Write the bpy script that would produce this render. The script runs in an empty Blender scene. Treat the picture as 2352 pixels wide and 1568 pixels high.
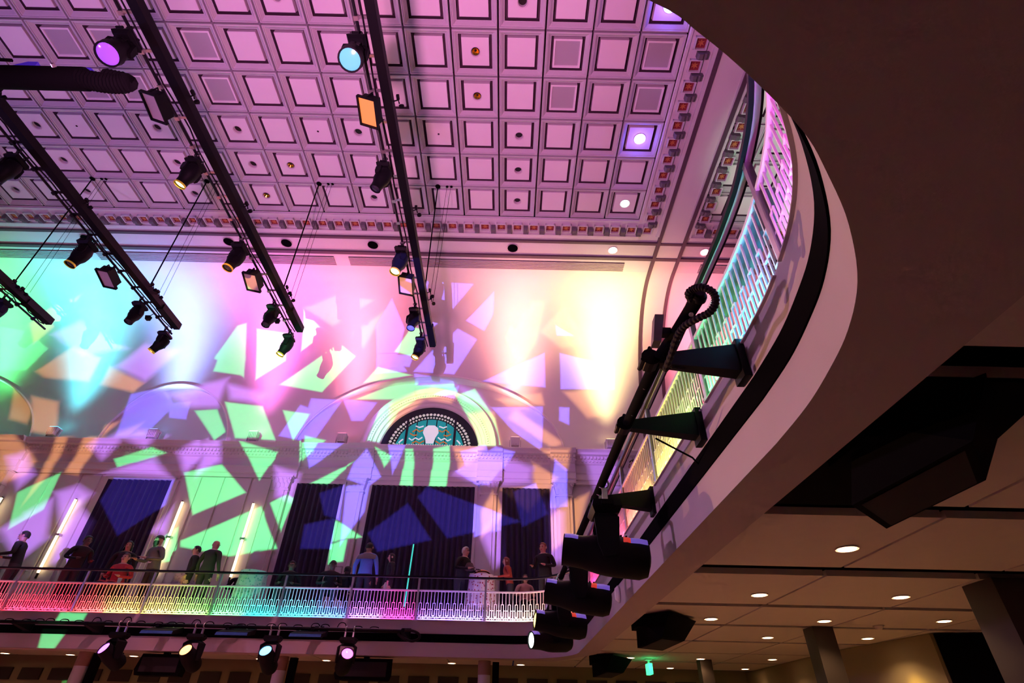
import bpy, bmesh, math, random
from mathutils import Matrix, Vector, Euler

random.seed(7)
PI = math.pi
SC = bpy.context.scene
COL = SC.collection
EYE = 1.6            # the camera stands 1.6 m above the hall floor; all heights below are measured from the eye

# ------------------------------------------------------------------ camera
cam_d = bpy.data.cameras.new('camera')
cam_d.sensor_width = 36.0
cam_d.lens = 36.0 * 1214.766 / 2352.0
cam_d.clip_end = 200
cam = bpy.data.objects.new('camera', cam_d)
COL.objects.link(cam)
cam.matrix_world = Matrix.Rotation(2.207513, 4, 'X') @ Matrix.Rotation(0.0224404, 4, 'Z')
SC.camera = cam

# ------------------------------------------------------------------ world, exposure
w = bpy.data.worlds.new('hall_air')
SC.world = w
w.use_nodes = True
w.node_tree.nodes['Background'].inputs[0].default_value = (0.35, 0.22, 0.42, 1)
w.node_tree.nodes['Background'].inputs[1].default_value = 0.02
SC.view_settings.view_transform = 'Standard'
SC.view_settings.look = 'None'
SC.view_settings.exposure = 0.0
SC.view_settings.gamma = 1.0
SC.view_settings.use_curve_mapping = False
SC.cycles.use_denoising = True
SC.cycles.max_bounces = 5
SC.cycles.diffuse_bounces = 3
SC.cycles.glossy_bounces = 2
SC.cycles.transmission_bounces = 3
SC.cycles.sample_clamp_indirect = 4.0
SC.cycles.use_adaptive_sampling = True
SC.cycles.adaptive_threshold = .10
SC.cycles.adaptive_min_samples = 16
SC.cycles.caustics_reflective = False
SC.cycles.caustics_refractive = False


def lamp(kind, name, loc, power, color, aim=None, parent=None, **kw):
    d = bpy.data.lights.new(name, kind)
    d.energy = power
    d.color = color
    for k, v in kw.items():
        setattr(d, k, v)
    o = bpy.data.objects.new(name, d)
    COL.objects.link(o)
    o.location = loc
    if aim is not None:
        v = Vector(aim) - Vector(loc)
        o.rotation_euler = v.to_track_quat('-Z', 'Y').to_euler()
    if parent:
        o.parent = parent
    return o


def beam_profile(o, n):
    """soft beam: intensity falls with the n-th power of the cosine off the lamp axis"""
    d = o.data
    d.use_nodes = True
    nt = d.node_tree
    tc = nt.nodes.new('ShaderNodeTexCoord')
    sep = nt.nodes.new('ShaderNodeSeparateXYZ')
    ab = nt.nodes.new('ShaderNodeMath')
    ab.operation = 'ABSOLUTE'
    pw = nt.nodes.new('ShaderNodeMath')
    pw.operation = 'POWER'
    pw.inputs[1].default_value = n
    nt.links.new(tc.outputs['Normal'], sep.inputs[0])
    nt.links.new(sep.outputs['Z'], ab.inputs[0])
    nt.links.new(ab.outputs[0], pw.inputs[0])
    nt.links.new(pw.outputs[0], nt.nodes['Emission'].inputs['Strength'])


# colour shards thrown on the far wall by four moving heads on the rear balcony:
# each polygon is the opening in that head's gobo plate, in slope units (x/forward, up/forward)
GOBO_SHARDS = {
    'green': [
        [(-0.2489,0.6901),(-0.2396,0.5705),(-0.1881,0.6229)],
        [(-0.2721,0.479),(-0.1727,0.4623),(-0.108,0.5594),(-0.1508,0.595)],
        [(-0.3593,0.6311),(-0.3311,0.4901),(-0.2723,0.5431),(-0.2838,0.6204)],
        [(-0.4351,0.5106),(-0.3632,0.5008),(-0.369,0.5526),(-0.4332,0.551)],
        [(-0.0136,0.5752),(0.0373,0.5607),(0.0543,0.6395),(0.0271,0.6477)],
        [(-0.0795,0.4885),(0.0269,0.5119),(-0.0514,0.531)],
        [(-0.0958,0.4475),(0.0254,0.4506),(0.0409,0.4984),(-0.0093,0.4925)],
        [(-0.0473,0.345),(-0.0244,0.3425),(0.0072,0.4173),(-0.0288,0.4327)],
        [(-0.0288,0.4327),(0.0072,0.4173),(0.0481,0.4511),(0.0305,0.4867)],
        [(0.0305,0.4867),(0.0481,0.4511),(0.1367,0.4645),(0.1211,0.4947)],
        [(-0.2497,0.4141),(-0.2086,0.3421),(-0.1886,0.4059)],
        [(-0.3842,0.4314),(-0.334,0.3452),(-0.2469,0.3422),(-0.2976,0.4227)],
        [(-0.3168,0.3354),(-0.2535,0.2524),(-0.2299,0.3114)],
        [(-0.4111,0.2636),(-0.362,0.1785),(-0.2734,0.2254),(-0.3408,0.2834)],
        [(-0.3664,0.1285),(-0.3624,0.1182),(-0.2632,0.103),(-0.1812,0.1197),(-0.2336,0.1979),(-0.2669,0.1807)],
        [(-0.2156,0.2044),(-0.1814,0.1531),(-0.1724,0.2151),(-0.1873,0.2219)],
        [(-0.2206,0.1774),(-0.2078,0.112),(-0.1802,0.119)],
        [(-0.0237,0.3274),(-0.0032,0.2866),(0.0106,0.3093)],
        [(0.035,0.248),(0.0612,0.2449),(0.0564,0.3253),(0.0407,0.3249)],
        [(0.0949,0.2457),(0.1294,0.2465),(0.1352,0.3352),(0.1007,0.3264)],
        [(-0.1462,0.2475),(-0.1118,0.2446),(-0.0707,0.2927)],
        [(-0.0832,0.1746),(-0.0776,0.1332),(-0.0245,0.1433),(-0.0616,0.1649)],
        [(-0.5689,0.2905),(-0.5525,0.2726),(-0.465,0.3057),(-0.499,0.3168)],
        [(-0.728,0.2158),(-0.7031,0.1432),(-0.6573,0.1822),(-0.6632,0.2586)],
        [(-0.4459,0.4092),(-0.378,0.34),(-0.3611,0.3603),(-0.398,0.4136)],
        [(-0.4432,0.5459),(-0.36,0.4962),(-0.3885,0.647),(-0.4097,0.6387)],
        [(-0.3992,0.1376),(-0.388,0.0902),(-0.3638,0.0907),(-0.3808,0.1545)],
        [(-0.0798,0.1283),(-0.076,0.093),(-0.0485,0.0974),(-0.0484,0.1371)],
        [(-0.994,0.6207),(-0.9292,0.5002),(-0.8692,0.5017),(-0.8478,0.562),(-0.9239,0.6098)],
        [(-0.4731,-0.052),(-0.4246,-0.049),(-0.4227,-0.0371),(-0.47,-0.036)],
        [(-0.707,0.1941),(-0.6864,0.173),(-0.6725,0.2261),(-0.6948,0.2347)],
        [(0.1318,0.4644),(0.1788,0.3789),(0.2211,0.4064),(0.1716,0.4823)],
        [(0.1788,0.3789),(0.1912,0.3346),(0.2359,0.3357),(0.2211,0.4064)],
        [(-0.1868,0.3542),(-0.1803,0.294),(-0.1579,0.3141),(-0.1418,0.3447)],
        [(-0.4877,-0.0605),(-0.4791,-0.0969),(-0.4532,-0.0964),(-0.4422,-0.0596)],
    ],
    'blue': [
        [(-0.087,0.7199),(-0.0222,0.6921),(0.0433,0.7842),(-0.0834,0.7892)],
        [(0.0211,0.6695),(0.0657,0.6409),(0.0896,0.6911),(0.0963,0.7591)],
        [(-0.0783,0.696),(-0.0716,0.6399),(-0.0419,0.6679)],
        [(-0.1012,0.5214),(-0.0056,0.5169),(0.047,0.6151),(0.0003,0.6444),(-0.0638,0.5762)],
        [(-0.2052,0.6454),(-0.1938,0.5692),(-0.1434,0.5705),(-0.1339,0.6421),(-0.1729,0.7312)],
        [(-0.1938,0.5692),(-0.1885,0.5145),(-0.1176,0.521),(-0.1466,0.5704)],
        [(0.0642,0.5001),(0.2066,0.4877),(0.2108,0.5797)],
        [(0.2426,0.4841),(0.3658,0.4872),(0.3743,0.5454),(0.2489,0.5807)],
        [(0.2479,0.6317),(0.2849,0.6327),(0.2479,0.6599)],
        [(-0.3344,0.3463),(-0.2925,0.3515),(-0.2566,0.4424),(-0.3252,0.4451)],
        [(-0.2545,0.4468),(-0.2248,0.3933),(-0.1999,0.3939),(-0.1775,0.4399)],
        [(-0.0986,0.5156),(-0.0962,0.4903),(-0.0068,0.4812),(-0.0078,0.5006)],
        [(0.0823,0.4344),(0.1335,0.3758),(0.1931,0.3318),(0.1982,0.4373)],
        [(0.2347,0.4047),(0.2554,0.3946),(0.2581,0.4366),(0.2365,0.4372)],
        [(-0.3137,0.3386),(-0.2891,0.2801),(-0.2287,0.3336)],
        [(-0.2047,0.2566),(-0.1611,0.2428),(-0.1381,0.2647),(-0.1755,0.3228),(-0.1984,0.2928)],
        [(-0.2052,0.2418),(-0.1917,0.1272),(-0.1589,0.1921),(-0.1591,0.2465)],
        [(-0.1444,0.1502),(-0.1194,0.1167),(-0.0214,0.1406),(-0.0752,0.2106)],
        [(-0.0569,0.2244),(0.01,0.1445),(0.1515,0.1793),(-0.04,0.2456)],
        [(0.0159,0.2796),(0.0618,0.2517),(0.0858,0.2522),(0.1392,0.3235),(0.1,0.3335)],
        [(0.2078,0.2073),(0.2444,0.2108),(0.2479,0.288),(0.224,0.3097)],
        [(0.0583,0.2066),(0.0618,0.1489),(0.1126,0.1625),(0.1083,0.1912)],
        [(-0.1307,0.332),(-0.1151,0.2728),(-0.0954,0.3328)],
        [(-0.6867,0.202),(-0.6214,0.1356),(-0.5544,0.1962),(-0.5578,0.2483),(-0.681,0.2491)],
        [(-0.6446,0.4249),(-0.6251,0.3908),(-0.5874,0.3874),(-0.5948,0.4327)],
        [(-0.2558,0.227),(-0.2362,0.1835),(-0.2043,0.1748),(-0.2095,0.2454)],
        [(-0.7348,0.4458),(-0.7223,0.344),(-0.6621,0.3454),(-0.6265,0.421),(-0.6643,0.4667)],
        [(0.136,0.2387),(0.1541,0.1692),(0.2058,0.196),(0.1804,0.2581)],
        [(-0.0456,0.4633),(-0.0002,0.4533),(0.0029,0.4871)],
        [(-0.3736,0.3526),(-0.3243,0.3435),(-0.3141,0.4179),(-0.3457,0.428)],
        [(0.0236,0.3217),(0.0404,0.2783),(0.0891,0.3035),(0.0784,0.3371)],
        [(-0.2699,0.164),(-0.2669,0.1191),(-0.2093,0.1204),(-0.2135,0.178)],
        [(-0.145,0.5656),(-0.1356,0.5359),(-0.1127,0.5341),(-0.1052,0.5666)],
    ],
    'lavender': [
        [(-0.433,0.5163),(-0.3517,0.479),(-0.2949,0.5641),(-0.3804,0.579)],
        [(-0.2921,0.449),(-0.236,0.4185),(-0.1713,0.4201),(-0.1639,0.4918)],
        [(-0.338,0.26),(-0.2105,0.2545),(-0.2589,0.2954)],
        [(-0.4013,0.3176),(-0.364,0.2899),(-0.335,0.3283),(-0.3254,0.3723),(-0.3629,0.3546)],
        [(-0.4233,0.2166),(-0.3721,0.1438),(-0.3512,0.2156),(-0.3865,0.232)],
        [(-0.1983,0.1452),(-0.173,0.1408),(-0.1793,0.1835)],
        [(-0.4717,0.1237),(-0.3965,0.1302),(-0.4211,0.206),(-0.4616,0.1746)],
        [(-0.2112,0.3063),(-0.1802,0.2637),(-0.1503,0.3078),(-0.1673,0.3395)],
        [(-0.6148,0.6027),(-0.5205,0.5461),(-0.4225,0.5669),(-0.5568,0.6424)],
        [(-0.1641,0.4793),(-0.1447,0.4405),(-0.0737,0.4313),(-0.0687,0.4535)],
        [(0.3742,0.273),(0.4508,0.2514),(0.531,0.2579),(0.5357,0.2911),(0.5037,0.3049),(0.4202,0.3226)],
        [(0.5616,0.2222),(0.5649,0.1056),(0.5961,0.1063),(0.5999,0.1968)],
        [(0.4783,0.4785),(0.5092,0.485),(0.5262,0.5315)],
        [(-0.3534,0.3442),(-0.2804,0.3156),(-0.2561,0.3466),(-0.3195,0.3609)],
        [(-0.4913,0.1428),(-0.4244,0.0845),(-0.3916,0.1287),(-0.4581,0.173)],
        [(-0.3754,0.1454),(-0.3604,0.0859),(-0.3164,0.0792),(-0.3192,0.1591),(-0.3592,0.1881)],
        [(-0.1651,0.3284),(-0.1539,0.2605),(-0.1193,0.29),(-0.1225,0.3396)],
        [(0.6473,0.3281),(0.6632,0.2335),(0.7093,0.2528),(0.7181,0.3398)],
        [(0.0067,0.2785),(0.0234,0.2189),(0.0519,0.2106),(0.0553,0.2655)],
        [(-0.56,0.2891),(-0.5048,0.2247),(-0.4853,0.2527),(-0.5296,0.2996)],
        [(0.4381,0.1509),(0.4653,0.0958),(0.4814,0.1039),(0.4704,0.1938)],
        [(0.1825,0.3471),(0.2132,0.3427),(0.2199,0.4332),(0.1922,0.4162)],
        [(0.3534,0.4924),(0.3868,0.4483),(0.4354,0.4277),(0.4076,0.4711)],
    ],
    'peach': [
        [(-0.7402,0.5),(-0.7135,0.4845),(-0.6071,0.4758),(-0.6052,0.5389),(-0.6835,0.5684)],
        [(-0.5771,0.4686),(-0.4956,0.4515),(-0.4804,0.4744),(-0.5749,0.516)],
        [(-0.815,0.6315),(-0.7803,0.5757),(-0.7434,0.6372),(-0.7175,0.7189),(-0.7815,0.6808)],
        [(-0.7714,0.4546),(-0.739,0.3799),(-0.695,0.3694),(-0.7017,0.4099)],
        [(-0.7176,0.4347),(-0.6712,0.3498),(-0.6149,0.3408),(-0.6516,0.4221)],
        [(-0.5516,0.2588),(-0.5236,0.2548),(-0.5109,0.3403),(-0.5432,0.3395)],
        [(-0.6022,0.3381),(-0.5988,0.2013),(-0.5827,0.2534),(-0.5782,0.3387)],
        [(-0.5215,0.3674),(-0.5192,0.3401),(-0.4986,0.3775)],
        [(0.3288,0.4556),(0.3509,0.4396),(0.4376,0.4418),(0.4335,0.4716)],
        [(0.2485,0.3315),(0.256,0.2826),(0.3264,0.3374)],
        [(0.4115,0.2306),(0.4408,0.2404),(0.464,0.2695),(0.412,0.3018)],
        [(0.4872,0.4763),(0.5323,0.4116),(0.5825,0.4236),(0.5833,0.4867)],
        [(0.4413,0.1874),(0.4457,0.1271),(0.4918,0.1524),(0.5204,0.2395),(0.4824,0.2215)],
        [(0.4336,0.3319),(0.4819,0.288),(0.5016,0.3336)],
        [(0.3093,0.1974),(0.3143,0.1493),(0.3535,0.194),(0.3312,0.2351)],
        [(-0.0246,0.6142),(0.0189,0.5843),(0.068,0.6876)],
        [(-0.132,0.6968),(-0.0602,0.645),(0.0467,0.7258),(-0.0505,0.7369)],
        [(0.3478,0.2428),(0.4009,0.1994),(0.4391,0.2449),(0.4099,0.2506)],
        [(0.4596,0.6433),(0.5021,0.5943),(0.5589,0.6082),(0.5506,0.7244)],
        [(0.3608,0.6408),(0.388,0.5431),(0.4403,0.6051),(0.4978,0.7365),(0.3901,0.7201)],
        [(-0.7298,0.3329),(-0.6704,0.2329),(-0.6285,0.2523),(-0.622,0.281),(-0.696,0.3388)],
        [(0.3539,0.4072),(0.4523,0.3364),(0.4716,0.3521),(0.3681,0.4291)],
        [(0.2657,0.4157),(0.2939,0.3346),(0.3405,0.3357),(0.3192,0.4225)],
        [(0.0914,0.3742),(0.1664,0.4515),(0.1752,0.4854),(0.0939,0.4332)],
        [(0.1664,0.4515),(0.2259,0.442),(0.2505,0.4648),(0.1752,0.4854)],
    ],
}


def gobo_light(name, loc, power, color, shards, soft=0.004):
    """a spot whose own shader carries the gobo: light only leaves through the shards"""
    o = lamp('SPOT', name, loc, power, color, spot_size=math.radians(118), spot_blend=0.05, shadow_soft_size=0.0)
    o.rotation_euler = (PI / 2, 0, 0)
    d = o.data
    d.use_nodes = True
    nt = d.node_tree
    N, L = nt.nodes, nt.links
    em = N.get('Emission')
    tc = N.new('ShaderNodeTexCoord')
    sep = N.new('ShaderNodeSeparateXYZ')
    L.new(tc.outputs['Normal'], sep.inputs[0])

    def math_(op, a, b=None):
        n = N.new('ShaderNodeMath')
        n.operation = op
        for i, v in enumerate((a, b)):
            if v is None:
                continue
            if isinstance(v, (int, float)):
                n.inputs[i].default_value = v
            else:
                L.new(v, n.inputs[i])
        return n.outputs[0]
    nz = math_('ABSOLUTE', sep.outputs['Z'])
    u = math_('DIVIDE', sep.outputs['X'], nz)
    v = math_('DIVIDE', sep.outputs['Y'], nz)
    comb = N.new('ShaderNodeCombineXYZ')
    L.new(u, comb.inputs[0])
    L.new(v, comb.inputs[1])
    comb.inputs[2].default_value = 1.0
    total = None
    for poly in shards:
        area = sum(poly[i - 1][0] * poly[i][1] - poly[i][0] * poly[i - 1][1] for i in range(len(poly)))
        pts = poly if area > 0 else poly[::-1]
        m = None
        for i in range(len(pts)):
            (x0, y0), (x1, y1) = pts[i - 1], pts[i]
            ex, ey = x1 - x0, y1 - y0
            ln = math.hypot(ex, ey)
            if ln < 1e-6:
                continue
            a, b = -ey / ln, ex / ln
            c = -(a * x0 + b * y0)
            dn = N.new('ShaderNodeVectorMath')
            dn.operation = 'DOT_PRODUCT'
            L.new(comb.outputs[0], dn.inputs[0])
            dn.inputs[1].default_value = (a, b, c)
            m = dn.outputs['Value'] if m is None else math_('MINIMUM', m, dn.outputs['Value'])
        total = m if total is None else math_('MAXIMUM', total, m)
    mr = N.new('ShaderNodeMapRange')
    mr.inputs['From Min'].default_value = -soft
    mr.inputs['From Max'].default_value = soft
    L.new(total, mr.inputs['Value'])
    L.new(mr.outputs[0], em.inputs['Strength'])
    return o


gobo_light('gobo_head_green', (-4.5, .8, 2.7), 18500, (.10, 1.0, .32), GOBO_SHARDS['green'], .0025)
gobo_light('gobo_head_blue', (-2.2, .8, 2.7), 27000, (.15, .12, 1.0), GOBO_SHARDS['blue'], .0025)
gobo_light('gobo_head_lavender', (-8.5, .8, 2.7), 16500, (.50, .20, 1.0), GOBO_SHARDS['lavender'], .008)
gobo_light('gobo_head_peach', (-6.3, .8, 2.7), 13000, (1.0, .40, .14), GOBO_SHARDS['peach'], .005)

# ceiling wash heads on the rear and left balcony fronts
lamp('SPOT', 'ceiling_wash_pink', (-2.0, .9, 2.6), 5000, (1.0, .28, .68), aim=(-2.5, 7.6, 14), spot_size=1.75, spot_blend=1.0, shadow_soft_size=.25)
lamp('SPOT', 'ceiling_wash_violet', (-19.0, 4.0, 2.6), 2600, (.40, .22, 1.0), aim=(-4, 9, 14), spot_size=1.9, spot_blend=1.0, shadow_soft_size=.25)
lamp('SPOT', 'ceiling_wash_magenta', (-12.0, .9, 2.6), 700, (.95, .34, .85), aim=(-9.0, 9.0, 14), spot_size=1.9, spot_blend=1.0, shadow_soft_size=.25)
lamp('SPOT', 'side_bay_uplight', (10.8, 8.0, 3.4), 2200, (.62, 1.0, .70), aim=(9.4, 9.0, 14), spot_size=.66, spot_blend=.5, shadow_soft_size=.2)
# low mauve wash over the far wall
lamp('SPOT', 'wall_wash_mauve', (-7.2, .9, 2.5), 200, (1.0, .30, .62), aim=(-6, 18.3, 7.5), spot_size=1.75, spot_blend=.8, shadow_soft_size=.3)

# added mauve spot, no source known, brightens the right balcony front
lamp('SPOT', 'fascia_fill_mauve', (-13.0, 4.0, 2.4), 2300, (1.0, .46, .82), aim=(1.6, 4.5, 1.9), spot_size=.75, spot_blend=1.0, shadow_soft_size=.2)

# ------------------------------------------------------------------ materials
MATS = {}


def mat(name, color, rough=.6, metal=0.0, emit=None, estr=0.0, noise=0.0, nscale=8.0, bump=0.0, bscale=60.0, alpha=None, sheen=0.0, spec=None):
    if name in MATS:
        return MATS[name]
    m = bpy.data.materials.new(name)
    m.use_nodes = True
    nt = m.node_tree
    b = nt.nodes['Principled BSDF']
    b.inputs['Base Color'].default_value = (*color, 1)
    b.inputs['Roughness'].default_value = rough
    b.inputs['Metallic'].default_value = metal
    if spec is not None:
        b.inputs['Specular IOR Level'].default_value = spec
    if sheen:
        b.inputs['Sheen Weight'].default_value = sheen
    if emit:
        b.inputs['Emission Color'].default_value = (*emit, 1)
        b.inputs['Emission Strength'].default_value = estr
    tc = None
    if noise or bump:
        tc = nt.nodes.new('ShaderNodeTexCoord')
    if noise:
        n = nt.nodes.new('ShaderNodeTexNoise')
        n.inputs['Scale'].default_value = nscale
        n.inputs['Detail'].default_value = 4
        nt.links.new(tc.outputs['Object'], n.inputs['Vector'])
        mx = nt.nodes.new('ShaderNodeMix')
        mx.data_type = 'RGBA'
        mx.inputs['A'].default_value = (*[c * (1 - noise) for c in color], 1)
        mx.inputs['B'].default_value = (*[min(1, c * (1 + noise)) for c in color], 1)
        nt.links.new(n.outputs['Fac'], mx.inputs['Factor'])
        nt.links.new(mx.outputs['Result'], b.inputs['Base Color'])
    if bump:
        n2 = nt.nodes.new('ShaderNodeTexNoise')
        n2.inputs['Scale'].default_value = bscale
        nt.links.new(tc.outputs['Object'], n2.inputs['Vector'])
        bp = nt.nodes.new('ShaderNodeBump')
        bp.inputs['Strength'].default_value = bump
        bp.inputs['Distance'].default_value = .02
        nt.links.new(n2.outputs['Fac'], bp.inputs['Height'])
        nt.links.new(bp.outputs['Normal'], b.inputs['Normal'])
    if emit and name != 'warm_tube':
        m.cycles.emission_sampling = 'NONE'     # small glowing faces: their lamps carry the light
    MATS[name] = m
    return m


PLASTER = mat('white_plaster', (.78, .76, .73), .75, noise=.03, nscale=1.5, bump=.04, bscale=40)
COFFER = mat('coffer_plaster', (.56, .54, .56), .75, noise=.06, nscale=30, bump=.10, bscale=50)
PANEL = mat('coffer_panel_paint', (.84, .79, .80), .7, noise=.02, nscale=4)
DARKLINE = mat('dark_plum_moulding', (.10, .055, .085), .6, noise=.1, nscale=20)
GRILLE = mat('grey_mesh', (.42, .40, .42), .6, noise=.25, nscale=160)
CORNICE = mat('cornice_plaster', (.70, .68, .70), .75, noise=.08, nscale=40, bump=.2, bscale=70)
BRACKET = mat('modillion_grey', (.14, .125, .14), .7, noise=.1, nscale=20)
ROSERED = mat('rosette_red', (.26, .03, .035), .6)
ROSEGOLD = mat('rosette_gold', (.55, .20, .06), .5)
GREYPAINT = mat('balcony_grey_paint', (.42, .38, .40), .7, noise=.05, nscale=3, bump=.05, bscale=90)
SOFFIT = mat('balcony_soffit_paint', (.44, .36, .36), .75, noise=.05, nscale=3, bump=.05, bscale=120)
BLACKSLOT = mat('black_channel', (.0015, .0015, .002), .9, spec=.02)
BLACK = mat('black_metal', (.004, .004, .005), .5, metal=.0, spec=.12)
BLACKMAT = mat('matte_black', (.003, .003, .0035), .85, spec=.04)
DARKSTEEL = mat('dark_steel', (.012, .012, .015), .35, metal=.4, spec=.3)
CHROME = mat('bright_clamp', (.65, .63, .62), .3, metal=.9)
WHITEMETAL = mat('white_powder_coat', (.80, .80, .82), .45, noise=.02, nscale=6)
RAILSTEEL = mat('rail_steel', (.55, .56, .60), .28, metal=.9)
CURTAIN = mat('charcoal_curtain', (.030, .022, .055), .9, sheen=.1, noise=.25, nscale=5)
CEILPANEL = mat('tan_ceiling_panel', (.62, .54, .48), .8, noise=.04, nscale=6, bump=.05, bscale=150)
PLENUM = mat('dark_plenum', (.015, .012, .012), .9)
OLIVEWALL = mat('olive_plaster', (.26, .21, .11), .85, noise=.06, nscale=3)
FLOORM = mat('hall_floor_wood', (.55, .40, .28), .5, noise=.2, nscale=6)
WARMLIGHT = mat('warm_lamp_disc', (1, .8, .6), .4, emit=(1.0, .62, .36), estr=14)
TUBELIGHT = mat('warm_tube', (1, .9, .75), .4, emit=(1.0, .70, .36), estr=3.2)
RUBBER = mat('corrugated_hose', (.008, .006, .008), .6, spec=.15)


# ------------------------------------------------------------------ mesh helpers
class MB:
    def __init__(s):
        s.v, s.f, s.m = [], [], []

    def add(s, vs, fs, mi=0):
        b = len(s.v)
        s.v += [tuple(p) for p in vs]
        for f in fs:
            s.f.append([b + i for i in f])
            s.m.append(mi)
        return s

    def box(s, c, d, mi=0, M=None):
        hx, hy, hz = d[0] / 2, d[1] / 2, d[2] / 2
        vs = [Vector((x * hx, y * hy, z * hz)) for z in (-1, 1) for y in (-1, 1) for x in (-1, 1)]
        if M is not None:
            vs = [M @ p for p in vs]
        vs = [p + Vector(c) for p in vs]
        return s.add(vs, [(0, 2, 3, 1), (4, 5, 7, 6), (0, 1, 5, 4), (2, 6, 7, 3), (0, 4, 6, 2), (1, 3, 7, 5)], mi)

    def quad(s, a, b, c, d, mi=0):
        return s.add([a, b, c, d], [(0, 1, 2, 3)], mi)

    def hull8(s, bot, top, mi=0):
        n = len(bot)
        fs = [tuple(range(n - 1, -1, -1)), tuple(range(n, 2 * n))]
        fs += [(i, (i + 1) % n, n + (i + 1) % n, n + i) for i in range(n)]
        return s.add(list(bot) + list(top), fs, mi)

    def tube(s, pts, r, n=8, caps=True, mi=0, closed=False):
        pts = [Vector(p) for p in pts]
        k = len(pts)
        rs = r if isinstance(r, (list, tuple)) else [r] * k
        b = len(s.v)
        up = None
        for i, p in enumerate(pts):
            if closed:
                t = (pts[(i + 1) % k] - pts[i - 1]).normalized()
            else:
                t = (pts[min(i + 1, k - 1)] - pts[max(i - 1, 0)]).normalized()
            if up is None:
                up = Vector((0, 0, 1)) if abs(t.z) < .9 else Vector((1, 0, 0))
            x = t.cross(up).normalized()
            y = x.cross(t).normalized()
            up = y
            for j in range(n):
                a = 2 * PI * j / n
                s.v.append(tuple(p + x * math.cos(a) * rs[i] + y * math.sin(a) * rs[i]))
        for i in range(k if closed else k - 1):
            i2 = (i + 1) % k
            for j in range(n):
                j2 = (j + 1) % n
                s.f.append([b + i * n + j, b + i * n + j2, b + i2 * n + j2, b + i2 * n + j])
                s.m.append(mi)
        if caps and not closed:
            s.f.append([b + j for j in range(n - 1, -1, -1)])
            s.m.append(mi)
            s.f.append([b + (k - 1) * n + j for j in range(n)])
            s.m.append(mi)
        return s

    def lathe(s, prof, n=24, M=None, mi=0, caps=True, a0=0, a1=2 * PI):
        full = abs(a1 - a0 - 2 * PI) < 1e-6
        b = len(s.v)
        cols = n if full else n + 1
        for (r, z) in prof:
            for j in range(cols):
                a = a0 + (a1 - a0) * j / n
                p = Vector((r * math.cos(a), r * math.sin(a), z))
                s.v.append(tuple(M @ p if M is not None else p))
        for i in range(len(prof) - 1):
            for j in range(n):
                j2 = (j + 1) % cols if full else j + 1
                s.f.append([b + i * cols + j, b + i * cols + j2, b + (i + 1) * cols + j2, b + (i + 1) * cols + j])
                s.m.append(mi)
        if caps and full:
            s.f.append([b + j for j in range(n - 1, -1, -1)])
            s.m.append(mi)
            s.f.append([b + (len(prof) - 1) * cols + j for j in range(n)])
            s.m.append(mi)
        return s

    def grid(s, fn, nu, nv, mi=0):
        b = len(s.v)
        for i in range(nu + 1):
            for j in range(nv + 1):
                s.v.append(tuple(fn(i / nu, j / nv)))
        for i in range(nu):
            for j in range(nv):
                s.f.append([b + i * (nv + 1) + j, b + (i + 1) * (nv + 1) + j, b + (i + 1) * (nv + 1) + j + 1, b + i * (nv + 1) + j + 1])
                s.m.append(mi)
        return s

    def sweep(s, path, prof, off=(0, 0, 0), mi=0, caps=True, closed_prof=True):
        """path: list of (x, y, nx, ny); prof: list of (d, z), d along the normal"""
        b = len(s.v)
        k = len(prof)
        for (x, y, nx, ny) in path:
            for (d, z) in prof:
                s.v.append((x + nx * d - off[0], y + ny * d - off[1], z - off[2]))
        for i in range(len(path) - 1):
            for j in range(k if closed_prof else k - 1):
                j2 = (j + 1) % k
                s.f.append([b + i * k + j, b + (i + 1) * k + j, b + (i + 1) * k + j2, b + i * k + j2])
                s.m.append(mi)
        if caps and closed_prof:
            s.f.append([b + j for j in range(k)])
            s.m.append(mi)
            s.f.append([b + (len(path) - 1) * k + j for j in range(k - 1, -1, -1)])
            s.m.append(mi)
        return s

    def mesh(s, name, mats, smooth=False):
        me = bpy.data.meshes.new(name)
        me.from_pydata(s.v, [], s.f)
        for m_ in (mats if isinstance(mats, (list, tuple)) else [mats]):
            me.materials.append(m_)
        me.polygons.foreach_set('material_index', s.m)
        bm = bmesh.new()
        bm.from_mesh(me)
        bmesh.ops.recalc_face_normals(bm, faces=bm.faces)
        bm.to_mesh(me)
        bm.free()
        if smooth:
            me.polygons.foreach_set('use_smooth', [True] * len(me.polygons))
            try:
                me.set_sharp_from_angle(angle=math.radians(38))
            except Exception:
                pass
        me.update()
        return me

    def build(s, name, mats, parent=None, smooth=False, loc=None):
        return link(name, s.mesh(name, mats, smooth), parent, loc)


def link(name, me, parent=None, loc=None, rot=None):
    o = bpy.data.objects.new(name, me)
    COL.objects.link(o)
    if parent is not None:
        o.parent = parent
    if loc is not None:
        o.location = loc
    if rot is not None:
        o.rotation_euler = rot
    return o


def tag(o, label=None, cat=None, group=None, kind=None):
    for k, v in (('label', label), ('category', cat), ('group', group), ('kind', kind)):
        if v:
            o[k] = v
    return o


def thing(name, label, cat, loc=(0, 0, 0), rz=0.0, group=None):
    o = link(name, None, None, loc, (0, 0, rz))
    o.empty_display_size = .1
    return tag(o, label, cat, group)


def struct(o, label=None):
    return tag(o, label, None, None, 'structure')


def align(d):
    """matrix turning +Z to direction d"""
    return Vector(d).normalized().to_track_quat('Z', 'Y').to_matrix().to_4x4()


ORD = ['first', 'second', 'third', 'fourth', 'fifth', 'sixth', 'seventh', 'eighth', 'ninth', 'tenth', 'eleventh', 'twelfth', 'thirteenth', 'fourteenth', 'fifteenth', 'sixteenth', 'seventeenth', 'eighteenth', 'nineteenth', 'twentieth']

# ================================================================== STRUCTURE
H = 14.22                 # coffered ceiling above the eye
CELL = 1.2


def gx(i):
    return (i - .439) * CELL


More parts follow.
